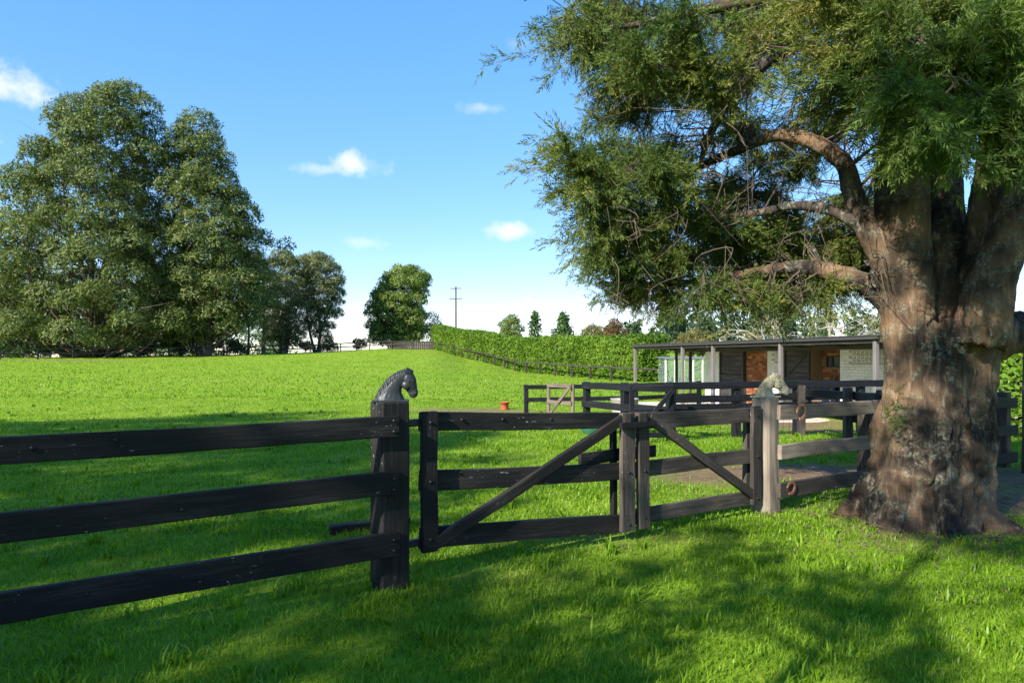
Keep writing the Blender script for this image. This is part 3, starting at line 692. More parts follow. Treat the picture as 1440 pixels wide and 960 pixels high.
# ------------------------------------------------------------------ far paddock fences
def fp(x, Y): return ((x - 720) / 960 * Y, Y)
fence_run('paddock_fence', 'distant two rail paddock fence along the crest below the big gum trees', [fp(-160, 66), fp(0, 70), fp(150, 77), fp(350, 90), fp(520, 95), fp(612, 96)], 1.15, [.6, 1.08], .05, .13, .15, M['farwood'], spacing=3.6)
fence_run('paddock_fence', 'dark post and rail fence descending the slope in front of the clipped hedge', [fp(612, 95.5), fp(660, 82.5), fp(740, 66), fp(830, 54), fp(930, 45)], 1.1, [1.02], .05, .12, .14, M['farwood'], spacing=3.0)
sb_ = thing('timber_screen', (fp(575, 95)[0], 95, gz(*fp(575, 95))), 'dark closed board panel in the crest fence under the round tree', 'fence panel')
for k in range(22):
    x = fp(546, 95.4)[0] + k * .3; z = gz(x, 95.4)
    beam('board', (x, 95.4, z - .05), (x, 95.4, z + 1.05), .03, .28, M['farwood'], sb_, .003, 2, .002, up=(1, 0, 0))
# ------------------------------------------------------------------ stable
E = Vector((.275, -.961, 0)).normalized(); NW = Vector((-E.y, E.x, 0))      # NW points away from the viewer, into the building
if NW.x < 0: NW = -NW
P0 = Vector((7.016, 23.8, 0))                                              # verandah front post line, s = 0
FLOOR = -.27
def S(s, w, z): return P0 + E * s + NW * w + Vector((0, 0, z))
WALL = 2.0
st = thing('stable', S(2, WALL, FLOOR), 'low white brick stable block with plank doors and a flat verandah roof', 'stable')
def brickmat(name, stops, scale=3.2):
    m, t, b = newmat(name); g = N(t, 'ShaderNodeNewGeometry'); v = coords(t)
    c = ramp(t, g.outputs['Random Per Island'], stops)
    c = mixc(t, maprange(t, noise(t, v, 6, 5, .7), .4, .75, 0, .35), c, tuple(q * .6 for q in stops[0][1]))
    L(t, c, b.inputs['Base Color']); b.inputs['Roughness'].default_value = .85; bump(t, b, noise(t, v, 40, 4, .7), .3, .01); return m
M['whitebrick'] = brickmat('white_painted_brick', [(0, (.66, .65, .62)), (.5, (.73, .72, .69)), (1, (.78, .77, .73))])
M['redbrick'] = brickmat('bare_red_brick', [(0, (.14, .045, .02)), (.4, (.26, .09, .035)), (.8, (.36, .15, .06)), (1, (.42, .24, .12))])
M['mortar'] = plain('mortar', (.42, .40, .37), .95)
M['redmortar'] = plain('dirty_mortar', (.22, .15, .10), .95)
M['roofiron'] = plain('grey_roof_iron', (.20, .20, .21), .5, .5, 6, .2)
M['fascia'] = plain('dark_fascia', (.045, .042, .042), .6)
M['ply'] = plain('pale_lining', (.46, .42, .34), .7)
M['plank'] = timber('dark_door_plank', (.04, .038, .042), (.13, .115, .11), 0, .6, .7)
M['glass'] = newmat('window_glass')[0]
gb = M['glass'].node_tree.nodes['Principled BSDF']; gb.inputs['Base Color'].default_value = (.75, .85, .82, 1); gb.inputs['Roughness'].default_value = .04; gb.inputs['Transmission Weight'].default_value = .93; gb.inputs['IOR'].default_value = 1.15; gb.inputs['Specular IOR Level'].default_value = .8
M['whitepaint'] = plain('white_paint', (.72, .70, .66), .5)
M['concrete'] = plain('concrete', (.48, .42, .35), .9, 0, 5, .2, .2)

def brick_panel(name, s0, s1, z0, z1, w, mat, mmat, holes=(), parent=None):
    """running-bond brickwork as real bricks with recessed joints, facing the viewer"""
    acc = Acc(); bl, bh, j = .23, .076, .010; r = 0; z = z0
    while z < z1 - .02:
        h = min(bh, z1 - z); s = s0 - (bl + j) / 2 * (r % 2)
        while s < s1 - .01:
            a, b_ = max(s, s0), min(s + bl, s1)
            if b_ - a > .03 and not any(a < hb - .02 and b_ > ha + .02 and z < hz1 - .02 and z + h > hz0_ + .02 for ha, hb, hz0_, hz1 in holes):
                c = S((a + b_) / 2, w + .05 + random.uniform(-.002, .002), z + h / 2); acc.box(c, E * ((b_ - a) / 2), NW * .05, Vector((0, 0, h / 2)))
            s += bl + j
        z += bh + j; r += 1
    o = acc.build(name, mat, parent or st, kind='stuff')
    mo = Acc()
    if not holes: mo.box(S((s0 + s1) / 2, w + .06, (z0 + z1) / 2), E * ((s1 - s0) / 2), NW * .046, Vector((0, 0, (z1 - z0) / 2)))
    else:
        ha, hb, h0, h1 = holes[0]; ha2 = max(q[1] for q in holes)
        for a, b_, c, d in ((s0, ha, z0, z1), (ha2, s1, z0, z1), (ha, ha2, z0, h0), (ha, ha2, h1, z1)):
            if b_ - a > .01 and d - c > .01: mo.box(S((a + b_) / 2, w + .06, (c + d) / 2), E * ((b_ - a) / 2), NW * .046, Vector((0, 0, (d - c) / 2)))
    mo.build('mortar_bed', mmat, o)
    return o
TOP = 1.90
WEND = 7.0
brick_panel('white_brickwork', -3.75, -2.7, FLOOR, TOP, WALL, M['whitebrick'], M['mortar'])
brick_panel('red_brickwork', -1.08, .24, FLOOR, TOP, WALL + .08, M['redbrick'], M['redmortar'])
V1 = (.66, .98, 1.42, 1.76); V2 = (4.25, 5.82, 1.42, 1.76)
brick_panel('white_brickwork', .27, 1.14, FLOOR, TOP, WALL, M['whitebrick'], M['mortar'], [V1])
WIN = (2.63, 3.42, 1.24, 1.62)
brick_panel('red_brickwork', 2.44, 3.72, FLOOR, TOP, WALL + .45, M['redbrick'], M['redmortar'], [WIN])
brick_panel('white_brickwork', 3.75, WEND, FLOOR, TOP, WALL, M['whitebrick'], M['mortar'], [V2])
# pierced vent blocks
def vent_block(s, z):
    a = Acc(); h = .155
    for k in range(4):
        ss, zz = ((-1, 0), (1, 0), (0, -1), (0, 1))[k]
        a.box(S(s + ss * h * .47, WALL + .05, z + zz * h * .47), E * (h * (.06 if ss else .41)), NW * .05, Vector((0, 0, h * (.06 if zz else .5))))
    for sg in (-1, 1):
        d = E * (h * .5) + Vector((0, 0, sg * h * .5)); nn = d.cross(NW).normalized()
        a.box(S(s, WALL + .052 + sg * .003, z), d * .80, NW * .04, nn * .010)
    o = a.build('vent_block', M['whitebrick'], st)
for (a, b_, c, d) in (V1, V2):
    n = round((b_ - a) / .16)
    for i in range(n):
        for j in range(2): vent_block(a + .08 + i * .157, c + .085 + j * .17)
for s_ in (2.415, 3.735):
    a = Acc(); a.box(S(s_, WALL + .30, (FLOOR + TOP) / 2), E * .012, NW * .26, Vector((0, 0, (TOP - FLOOR) / 2))); a.build('recess_cheek', M['redmortar'], st)
a = Acc(); a.box(S(1.6, WALL + .07, TOP + .02), E * 5.4, NW * .03, Vector((0, 0, .04))); a.build('wall_plate', M['fascia'], st)
a = Acc(); a.box(S(5.3, WALL + .7, (FLOOR + 1.8) / 2), E * 1.5, NW * .02, Vector((0, 0, (1.8 - FLOOR) / 2))); a.build('vent_backdrop', M['plank'], st)  # added dark panel that stands in for shade behind the vent blocks
# dark stall interiors behind the openings, end and back walls
bw = Acc()
bw.box(S((-3.75 + WEND) / 2, WALL + 4.2, (FLOOR + 1.62) / 2), E * ((WEND + 3.75) / 2), NW * .05, Vector((0, 0, (1.62 - FLOOR) / 2)))
bw.box(S(-3.70, WALL + 2.15, (FLOOR + 1.68) / 2), E * .05, NW * 2.0, Vector((0, 0, (1.68 - FLOOR) / 2)))
bw.box(S(WEND - .05, WALL + 2.15, (FLOOR + 1.68) / 2), E * .05, NW * 2.0, Vector((0, 0, (1.68 - FLOOR) / 2)))
bw.build('rear_wall', M['mortar'], st)
sl = Acc(); sl.box(S(1.4, WALL + .6, FLOOR - .1), E * 6.2, NW * 3.9, Vector((0, 0, .1))); sl.build('slab', M['concrete'], st)
# window in the brick recess
wf = Acc()
for a, b_, c, d in ((WIN[0], WIN[1], WIN[2], WIN[2] + .05), (WIN[0], WIN[1], WIN[3] - .05, WIN[3]), (WIN[0], WIN[0] + .05, WIN[2] + .05, WIN[3] - .05), (WIN[1] - .05, WIN[1], WIN[2] + .05, WIN[3] - .05), (2.87, 2.92, WIN[2] + .05, WIN[3] - .05)):
    wf.box(S((a + b_) / 2, WALL + .48, (c + d) / 2), E * ((b_ - a) / 2), NW * .04, Vector((0, 0, (d - c) / 2)))
wo_ = wf.build('window', M['fascia'], st)
for a, b_ in ((WIN[0] + .05, 2.87), (2.92, WIN[1] - .05)):
    p = Acc(); p.box(S((a + b_) / 2, WALL + .49, (WIN[2] + WIN[3]) / 2), E * ((b_ - a) / 2), NW * .004, Vector((0, 0, (WIN[3] - WIN[2]) / 2 - .05))); p.build('pane', M['glass'], wo_)
# plank doors: horizontal boards on a frame, with a diagonal brace
def plank_door(s0, s1, brace):
    fr_ = Acc(); fr_.box(S((s0 + s1) / 2, WALL + .06, (FLOOR + TOP) / 2), E * ((s1 - s0) / 2), NW * .012, Vector((0, 0, (TOP - FLOOR) / 2))); d = fr_.build('door', M['fascia'], st)
    for s in (s0 - .04, s1 + .04):
        fr_ = Acc(); fr_.box(S(s, WALL + .03, (FLOOR + TOP) / 2), E * .035, NW * .06, Vector((0, 0, (TOP - FLOOR) / 2))); fr_.build('jamb', M['fascia'], d)
    z = FLOOR + .04; k = 0
    while z < TOP - .12:
        h = .185; w_ = WALL + .02 + (.02 if z > .85 else 0)
        if z > .85 and z < .88: z = .9
        beam('plank', S(s0, w_, z + h / 2), S(s1, w_, z + h / 2), .03, h - .012, M['plank'], d, .004, 2, .002, seed=k); z += h; k += 1
    for zz in (.86,): beam('ledge', S(s0, WALL - .01, zz), S(s1, WALL - .01, zz), .03, .07, M['plank'], d, .003, 2, .001)
    if brace: beam('brace', S(s0 + .1, WALL - .012, .98), S(s1 - .05, WALL - .012, 1.72), .025, .07, M['plank'], d, .003, 2, .001)
    p = Acc(); p.box(S((s0 + s1) / 2, WALL - .02, TOP - .04), E * ((s1 - s0) / 2), NW * .03, Vector((0, 0, .035))); p.build('lintel', M['ply'], d)
plank_door(-2.62, -1.2, False); plank_door(1.24, 2.34, True)
# verandah: posts, beams, skillion roof
for s in (-6.07, -2.07, 0, 3.6, 7.2):
    o = post('verandah_post', S(s, 0, 0).x, S(s, 0, 0).y, FLOOR - .02, 2.0, .105, M['greyverandah'], st, (NW.x, NW.y), ch=.006, warp=.002)
for s in (-6.07, -4.9):
    post('verandah_post', S(s, WALL, 0).x, S(s, WALL, 0).y, FLOOR - .02, 1.83, .1, M['fascia'], st, (NW.x, NW.y), ch=.006, warp=.002)
beam('verandah_beam', S(-6.1, .0, 1.98), S(7.3, .0, 1.98), .07, .12, M['fascia'], st, .004, 6, .002)
beam('verandah_beam', S(-6.1, WALL - .06, 1.86), S(7.3, WALL - .06, 1.86), .06, .13, M['fascia'], st, .004, 6, .002)
for s in np.arange(-6.05, 7.3, 1.67): beam('rafter', S(s, -.1, 2.035), S(s, 6.3, 1.655), .05, .09, M['fascia'], st, .003, 3, .001)
nC = 260; ss = np.linspace(-6.25, 7.4, nC * 4 + 1); zz = .012 * np.sin(np.arange(len(ss)) * math.pi / 2)
V = []
for w, z in ((-.18, 2.105), (3.0, 1.918), (6.5, 1.71)):
    for q, dz in zip(ss, zz): V.append(S(q, w, z + dz))
n = len(ss); F = [(r_ * n + k, r_ * n + k + 1, (r_ + 1) * n + k + 1, (r_ + 1) * n + k) for r_ in range(2) for k in range(n - 1)]
mesh_in('roof', [tuple(v_) for v_ in V], F, M['roofiron'], st, True)
fa = Acc(); fa.box(S(.57, -.13, 2.05), E * 6.8, NW * .012, Vector((0, 0, .035))); fa.build('gutter', M['fascia'], st)
ce = Acc(); c0, c1 = S(.57, .02, 2.055), S(.57, WALL + .3, 1.93); ce.box((c0 + c1) / 2 + Vector((0, 0, .012)), E * 6.7, (c1 - c0) / 2, Vector((0, 0, .006))); ce.build('verandah_lining', M['ply'], st)
# dark wheelbarrow tipped up in the brick recess
M['navy'] = plain('dark_blue_steel', (.015, .02, .05), .4, .3)
wb = thing('wheelbarrow', S(3.1, WALL + .15, FLOOR), 'dark blue wheelbarrow tipped upright against the brick recess under the window', 'wheelbarrow')
tr = Acc(); b0 = S(3.1, WALL + .2, 0)
V = []; 
for u, h, w in ((.24, .12, .12), (.33, .95, .04), (.20, 1.12, .10)):
    for sg in (-1, 1):
        for dp in (0, .16): V.append(b0 + E * (sg * u) + NW * (w - dp) + Vector((0, 0, FLOOR + h)))
tr.add([tuple(v_) for v_ in V], [(0, 2, 6, 4), (1, 5, 7, 3), (4, 6, 10, 8), (5, 9, 11, 7), (0, 4, 5, 1), (2, 3, 7, 6), (4, 8, 9, 5), (6, 7, 11, 10), (0, 1, 3, 2), (8, 10, 11, 9)]); tr.build('tray', M['navy'], wb)
for sg in (-1, 1):
    h = Acc(); h.tube([S(3.1 + sg * .22, WALL - .05, FLOOR + .05), S(3.1 + sg * .28, WALL - .02, FLOOR + .7), S(3.1 + sg * .3, WALL + .12, FLOOR + 1.35)], .016, 6); h.build('handle', M['greyverandah'], wb)
h = Acc(); a_ = np.linspace(0, 2 * math.pi, 17); h.tube([S(3.1, WALL + .02, FLOOR + .2) + E * (.15 * math.cos(q)) + Vector((0, 0, .15 * math.sin(q))) for q in a_], .035, 6); h.build('wheel', M['iron'], wb)

# ------------------------------------------------------------------ glazed shed behind the stable
gs0 = Vector((9.0, 40, gz(9, 40)))
gs = thing('glasshouse', gs0, 'small white framed glasshouse standing beyond the verandah', 'glasshouse')
W_, D_, H_ = 2.7, 2.0, 1.75
def gb_(name, c, s, mat): a = Acc(); a.box(gs0 + Vector(c), (s[0], 0, 0), (0, s[1], 0), (0, 0, s[2])); return a.build(name, mat, gs)
for k in range(6): gb_('mullion', (k * W_ / 5, 0, H_ / 2), (.035, .035, H_ / 2), M['whitepaint'])
for k in range(5): gb_('pane', (k * W_ / 5 + W_ / 10, 0, H_ / 2), (W_ / 10 - .037, .006, H_ / 2 - .07), M['glass'])
for z in (.03, H_ - .03): gb_('rail', (W_ / 2, -.004, z), (W_ / 2 + .035, .036, .034), M['whitepaint'])
for x in (0, W_): gb_('side_pane', (x, D_ / 2, H_ / 2), (.01, D_ / 2 - .04, H_ / 2 - .02), M['glass'])
gb_('rear_pane', (W_ / 2, D_, H_ / 2), (W_ / 2 - .02, .006, H_ / 2 - .02), M['glass'])
rf = Acc(); rf.box(gs0 + Vector((W_ / 2, D_ / 2, H_ + .03)), (W_ / 2 + .12, 0, 0), (0, D_ / 2 + .12, .04), (0, 0, .025)); rf.build('roof', M['roofiron'], gs)

# ------------------------------------------------------------------ trees: general builders
def leaf_templates(kind):
    r = np.random.default_rng(3); out = []
    for _ in range(5):
        V = []; F = []
        if kind == 'gum': n, ln, w, spread = 6, 1.0, .26, 1.0
        elif kind == 'fine': n, ln, w, spread = 5, .85, .42, 1.2
        elif kind == 'hedge': n, ln, w, spread = 3, 1.0, .6, .7
        for k in range(n):
            o = r.normal(0, .38 * spread, 3); d = r.normal(0, 1, 3); d[0] += .5
            d[0] = r.normal(.05, .38); o[0] *= .55; d /= np.linalg.norm(d)      # leaves lie roughly along the crown's surface
            s = np.cross(d, np.array([1, 0, 0]) + r.normal(0, .28, 3)); s /= np.linalg.norm(s)
            b_ = len(V); V += [o, o + d * ln * .5 + s * w * .55, o + d * ln, o + d * ln * .45 - s * w * .55]
            F += [(b_, b_ + 1, b_ + 2), (b_, b_ + 2, b_ + 3)]
        out.append((np.array(V), np.array(F)))
    return out
TP = {k: leaf_templates(k) for k in ('gum', 'fine', 'hedge')}
def lobe_points(c, r_, n, r, cap=-.35, flat=.72):
    """points on a lumpy, flattened dome shell"""
    d = r.normal(size=(n * 2, 3)); d /= np.linalg.norm(d, axis=1)[:, None]; d = d[d[:, 2] > cap][:n]
    lump = 1 + .16 * vnoise(d * 2.2 + np.array(c) * 3.1) + .07 * vnoise(d * 6 + np.array(c))
    rad = r_ * lump * (1 - .28 * r.random(len(d))**2.2)
    return np.array(c) + d * rad[:, None] * np.array([1, 1, flat]), d
def crowned_tree(name, x, y, label, cat, lobes, trunk_top, tr, mats, tmpl, per, leaf, seed, group=None, forks=1, base_z=None, cap=-.35, branch_r=.16, flat=.72, density_r=2.2):
    """lobes: list of (x,y,z,r) in world; trunk(s) from the ground; each lobe hangs on a branch"""
    r = np.random.default_rng(seed); z0 = gz(x, y) if base_z is None else base_z
    root = thing(name, (x, y, z0), label, cat, group)
    acc = Acc(); stems = []
    for k in range(forks):
        a = k * 2.4 + seed; off = np.array([math.cos(a), math.sin(a), 0]) * (0 if forks == 1 else tr * 1.6)
        top = np.array([x, y, z0]) + np.array([off[0] * 4, off[1] * 4, trunk_top])
        p = bez([np.array([x, y, z0 - .3]) + off * .5, np.array([x, y, z0]) + off + np.array([r.normal(0, tr * .6), 0, trunk_top * .35]), top * .5 + (np.array([x, y, z0]) + off * 2) * .5 + np.array([r.normal(0, tr), r.normal(0, tr), trunk_top * .2]), top], 6)
        rad = tr * (1 - .82 * np.linspace(0, 1, len(p))**.8) / (1 if forks == 1 else 1.35); rad[:2] *= 1.35
        acc.tube(p, rad, 8); stems.append((p, rad))
    for (lx, ly, lz, lr) in lobes:
        c = np.array([lx, ly, lz]); best = None
        for p, rad in stems:
            ok = p[:, 2] < lz - .3 * lr; q = p[ok] if ok.any() else p[:2]
            d = np.linalg.norm(q - c, axis=1) + .7 * np.abs(q[:, 2] - (lz - np.linalg.norm(q[:, :2] - c[:2], axis=1) * .9)); i = d.argmin()
            if best is None or d[i] < best[0]: best = (d[i], q[i], rad[i])
        s = best[1]; mid = s * .45 + c * .55 + np.array([0, 0, -.10 * np.linalg.norm(c - s)]) + r.normal(0, .15 * lr, 3)
        b0 = min(best[2] * .7, branch_r * (1 + .06 * np.linalg.norm(c - s)))
        acc.tube(bez([s, mid, c], 4), np.linspace(b0, b0 * .25, 9), 5)
        for q in range(3):
            e = c + r.normal(size=3) * lr * .6; e[2] = c[2] + abs(r.normal()) * lr * .35
            acc.tube([mid * .4 + c * .6, (c + e) / 2 + r.normal(0, .1, 3) * lr, e], [b0 * .3, b0 * .22, b0 * .1], 4)
    acc.build('trunk', mats[1], root, True)
    PP = []; DD = []
    for (lx, ly, lz, lr) in lobes:
        P, D = lobe_points((lx, ly, lz), lr, int(per * (lr / density_r)**2), r, cap, flat); PP.append(P); DD.append(D)
    P = np.concatenate(PP); D = np.concatenate(DD)
    R = frames(D + r.normal(0, .30, D.shape), None, r)
    V, F = scatter(TP[tmpl], P, R, leaf * (.6 + .8 * r.random(len(P))), r)
    mesh_in('crown', V, F, mats[0], root)
    return root
def envelope_lobes(prof, Y, depth, rmin, rmax, seed, n, zmin=None, sep=.95):
    """prof: rows (image y, left x, right x) read as half-widths of the crown at distance Y"""
    r = np.random.default_rng(seed); yy = [p[0] for p in prof]; out = []
    for _ in range(6000):
        if len(out) >= n: break
        q = r.uniform(yy[0], yy[-1]); a, b_ = np.interp(q, yy, [p[1] for p in prof]), np.interp(q, yy, [p[2] for p in prof])
        rad = r.uniform(rmin, rmax); cx, hw = (a + b_) / 2, (b_ - a) / 2
        th = r.uniform(0, 2 * math.pi); k = math.sqrt(r.uniform(.3, 1))
        hwm = max(hw / 960 * Y - rad * .5, .2)
        X = (cx - 720) / 960 * Y + hwm * k * math.cos(th); Yd = Y + depth * (hwm / (max(p[2] - p[1] for p in prof) / 2 / 960 * Y)) * k * math.sin(th)
        Z = EYE + (503 - q) / 960 * Y - rad * .55
        if all((X - o[0])**2 + (Yd - o[1])**2 + ((Z - o[2]) * 1.25)**2 > (sep * (rad + o[3]) * .62)**2 for o in out): out.append((X, Yd, Z, rad))
    return out
def X_(px, Y): return (px - 720) / 960 * Y

profA = [(117, 150, 190), (135, 100, 218), (165, 75, 228), (205, 42, 236), (250, 15, 245), (310, -10, 255), (370, -25, 275), (430, -35, 290), (470, -20, 285)]
profB = [(157, 255, 290), (185, 232, 312), (225, 228, 325), (270, 226, 345), (320, 232, 372), (370, 235, 374), (420, 225, 380), (465, 245, 360)]
crowned_tree('gum_tree', X_(135, 84), 84, 'huge domed dark green gum tree, the tallest beyond the crest fence', 'tree', envelope_lobes(profA, 84, 11, 1.9, 3.0, 1, 132, sep=1.02), 21, .6, (M['gum'], M['gumbark']), 'gum', 190, .42, 11, forks=4, cap=-.2, flat=.86, branch_r=.11)
crowned_tree('gum_tree', X_(290, 86), 86, 'tall narrow gum tree pressed against the huge domed gum', 'tree', envelope_lobes(profB, 86, 6.5, 1.7, 2.7, 2, 92, sep=1.02), 19, .5, (M['gum'], M['gumbark']), 'gum', 215, .41, 12, forks=3, cap=-.2, flat=.86, branch_r=.11)
profC1 = [(352, 385, 415), (370, 372, 432), (400, 362, 436), (440, 366, 432), (478, 375, 425)]
profC2 = [(353, 425, 460), (372, 418, 478), (400, 420, 484), (430, 425, 480), (470, 430, 462)]
crowned_tree('gum_tree', X_(398, 112), 112, 'pale barked open gum tree next to the narrow gum', 'tree', envelope_lobes(profC1, 112, 4, 1.3, 2.1, 3, 46), 11, .4, (M['palegum'], M['gumbark']), 'gum', 300, .34, 13, forks=3)
crowned_tree('gum_tree', X_(446, 116), 116, 'smaller open crowned gum tree at the end of the gum row', 'tree', envelope_lobes(profC2, 116, 4, 1.3, 2.1, 4, 42), 11, .4, (M['palegum'], M['gumbark']), 'gum', 300, .34, 14, forks=3)
profD = [(373, 552, 590), (385, 536, 606), (400, 530, 612), (415, 522, 606), (432, 514, 600), (450, 515, 604), (472, 520, 604)]
crowned_tree('round_tree', X_(563, 106), 106, 'dense rounded dark green tree standing alone on the crest', 'tree', envelope_lobes(profD, 106, 5, .9, 1.6, 5, 95, sep=.85), 7, .5, (M['blackwood'], M['darkbark']), 'fine', 130, .31, 15, cap=-.6, density_r=1.3)
profD2 = [(440, 600, 612), (452, 598, 620), (472, 598, 622)]
crowned_tree('shrub', X_(611, 110), 110, 'dark shrub crowding the right side of the round crest tree', 'shrub', envelope_lobes(profD2, 110, 1.5, .7, 1.1, 6, 10), 3, .15, (M['shrub'], M['darkbark']), 'fine', 130, .24, 16, cap=-.6, density_r=1.3)
for k, (px, Y, w, h, mt, lab) in enumerate([(460, 108, 20, 26, 'olive', 'olive shrub at the foot of the open gum trees'), (505, 112, 16, 18, 'shrub', 'small round shrub between the gum row and the round tree'),
                                          (430, 106, 16, 18, 'olive', 'low olive shrub behind the crest fence rails')]):
    z = gz(X_(px, Y), Y); r_ = np.random.default_rng(k + 50)
    lob = [(X_(px, Y) + r_.normal(0, w / 960 * Y * .3), Y + r_.normal(0, .7), z + h / 960 * Y * r_.uniform(.15, .75), r_.uniform(.5, .8) * w / 960 * Y * .5) for _ in range(9)]
    crowned_tree('shrub', X_(px, Y), Y, lab, 'shrub', lob, 1.2, .08, (M[mt], M['darkbark']), 'fine', 150, .22, 60 + k, cap=-.7, density_r=1.0)
# slender gums standing in the shade behind the two big ones
slender = []
for k in range(15):
    px = -60 + k * 31 + random.uniform(-9, 9); Y = random.uniform(97, 128); r_ = np.random.default_rng(k + 80); x = X_(px, Y); z = gz(x, Y); h = random.uniform(12, 17)
    lob = [(x + r_.normal(0, 1.7), Y + r_.normal(0, 1.7), z + h * r_.uniform(.3, 1.0), r_.uniform(1.1, 1.9)) for _ in range(12)]
    crowned_tree('slender_gum', x, Y, 'slender gum trunk in the shaded row behind the two big gums', 'tree', lob, h * .9, .22, (M['gum'], M['gumbark']), 'gum', 80, .42, 90 + k, group='slender gums behind the big gums')
for k in range(12):
    px = -40 + k * 34 + random.uniform(-10, 10); Y = random.uniform(82, 104) if k > 3 else random.uniform(80, 90); r_ = np.random.default_rng(k + 180); x = X_(px, Y); z = gz(x, Y); h = random.uniform(1.6, 3.4)
    lob = [(x + r_.normal(0, 1.2), Y + r_.normal(0, .8), z + h * r_.uniform(.2, .8), r_.uniform(.6, 1.0)) for _ in range(8)]
    crowned_tree('shrub', x, Y, 'low dark shrub under the big gums behind the crest fence', 'shrub', lob, h * .5, .07, (M['shrub'], M['darkbark']), 'fine', 80, .3, 200 + k, group='shrubs under the gums', cap=-.7, density_r=1.1)
# trees showing over the hedge
crowned_tree('round_tree', X_(718, 120), 120, 'small round topped tree showing above the hedge', 'tree', envelope_lobes([(442, 712, 724), (450, 703, 735), (470, 700, 738)], 120, 2, .7, 1.2, 21, 16), 5, .2, (M['blackwood'], M['darkbark']), 'fine', 160, .25, 301, cap=-.6, density_r=1.1)
def conifer(x, Y, h, w, label, mat, seed, group=None, name='conifer', sparse=1.0):
    r = np.random.default_rng(seed); z0 = gz(x, Y); root = thing(name, (x, Y, z0), label, 'tree', group)
    a = Acc(); a.tube([(x, Y, z0 - .2), (x, Y, z0 + h * .5), (x, Y, z0 + h)], [h * .018, h * .012, .02], 6); a.build('trunk', M['darkbark'], root, True)
    n = int(330 * sparse); t = r.random(n)**.8; ang = r.random(n) * 6.283; rad = w * (1 - t) * (.35 + .65 * r.random(n)**.5) * (1 + .25 * np.sin(t * 40))
    P = np.stack([x + rad * np.cos(ang), Y + rad * np.sin(ang), z0 + h * (.12 + .88 * t)], 1)
    D = np.stack([np.cos(ang), np.sin(ang), r.normal(.1, .4, n)], 1)
    V, F = scatter(TP['fine'], P, frames(D, None, r), (.45 + .4 * r.random(n)) * (h / 9)**.5, r); mesh_in('crown', V, F, mat, root)
    return root
conifer(X_(752, 110), 110, 7.8, 1.9, 'thin wispy conifer rising over the hedge', M['shrub'], 41, sparse=.5)
conifer(X_(792, 108), 108, 7.6, 3.6, 'broad green conifer rising over the middle of the hedge', M['shrub'], 42, sparse=1.3)
crowned_tree('shrub', X_(832, 100), 100, 'grey olive shrub crown above the right end of the hedge', 'shrub', envelope_lobes([(456, 825, 842), (462, 815, 856), (475, 812, 860)], 100, 2, .6, 1.1, 23, 14), 4, .15, (M['olive'], M['darkbark']), 'fine', 150, .24, 302, cap=-.6, density_r=1.1)
crowned_tree('shrub', X_(866, 96), 96, 'rust brown shrub crown above the right end of the hedge', 'shrub', envelope_lobes([(448, 858, 872), (458, 850, 882), (475, 848, 886)], 96, 2, .6, 1.0, 24, 14), 4, .15, (M['rust'], M['darkbark']), 'fine', 150, .24, 303, cap=-.6, density_r=1.1)
crowned_tree('shrub', X_(975, 62), 62, 'yellow olive tree crown just behind the stable roof', 'tree', envelope_lobes([(463, 965, 985), (470, 948, 1005), (490, 945, 1015)], 62, 2, .6, 1.0, 25, 16), 3, .15, (M['olive'], M['darkbark']), 'fine', 180, .2, 304, cap=-.6, density_r=1.0)
# far pine wood on the rise
r_ = np.random.default_rng(77); PP = []; DD = []; SS = []
for k in range(230):
    px = r_.uniform(880, 1620); Y = r_.uniform(150, 240); x = X_(px, Y); z = gz(x, Y); h = r_.uniform(7, 11) * (1 if px > 930 else .8); n = 34
    t_ = r_.random(n)**.8; ang = r_.random(n) * 6.283; rad = h * .24 * (1 - t_) * (.4 + .6 * r_.random(n))
    PP.append(np.stack([x + rad * np.cos(ang), Y + rad * np.sin(ang), z + h * t_], 1)); DD.append(np.stack([np.cos(ang), np.sin(ang), r_.normal(.1, .4, n)], 1)); SS.append(.8 + .7 * r_.random(n))
P = np.concatenate(PP); V, F = scatter(TP['fine'], P, frames(np.concatenate(DD), None, r_), np.concatenate(SS), r_)
tag(mesh_in('pine_wood', V, F, M['pine']), 'far dark pine wood on the rise behind the stable', 'wood', kind='stuff')
r_ = np.random.default_rng(78); PP = []
for k in range(150):
    px = r_.uniform(-420, 400); Y = r_.uniform(135, 190); x = X_(px, Y); z = gz(x, Y); h = r_.uniform(7, 15); n = 40
    PP.append(np.stack([x + r_.normal(0, 2.2, n), Y + r_.normal(0, 2, n), z + h * r_.random(n)], 1))
P = np.concatenate(PP); V, F = scatter(TP['gum'], P, frames(r_.normal(size=P.shape), None, r_), .7 + .6 * r_.random(len(P)), r_)
tag(mesh_in('far_woodland', V, F, M['shrub']), 'far dark woodland behind the gum trees', 'wood', kind='stuff')
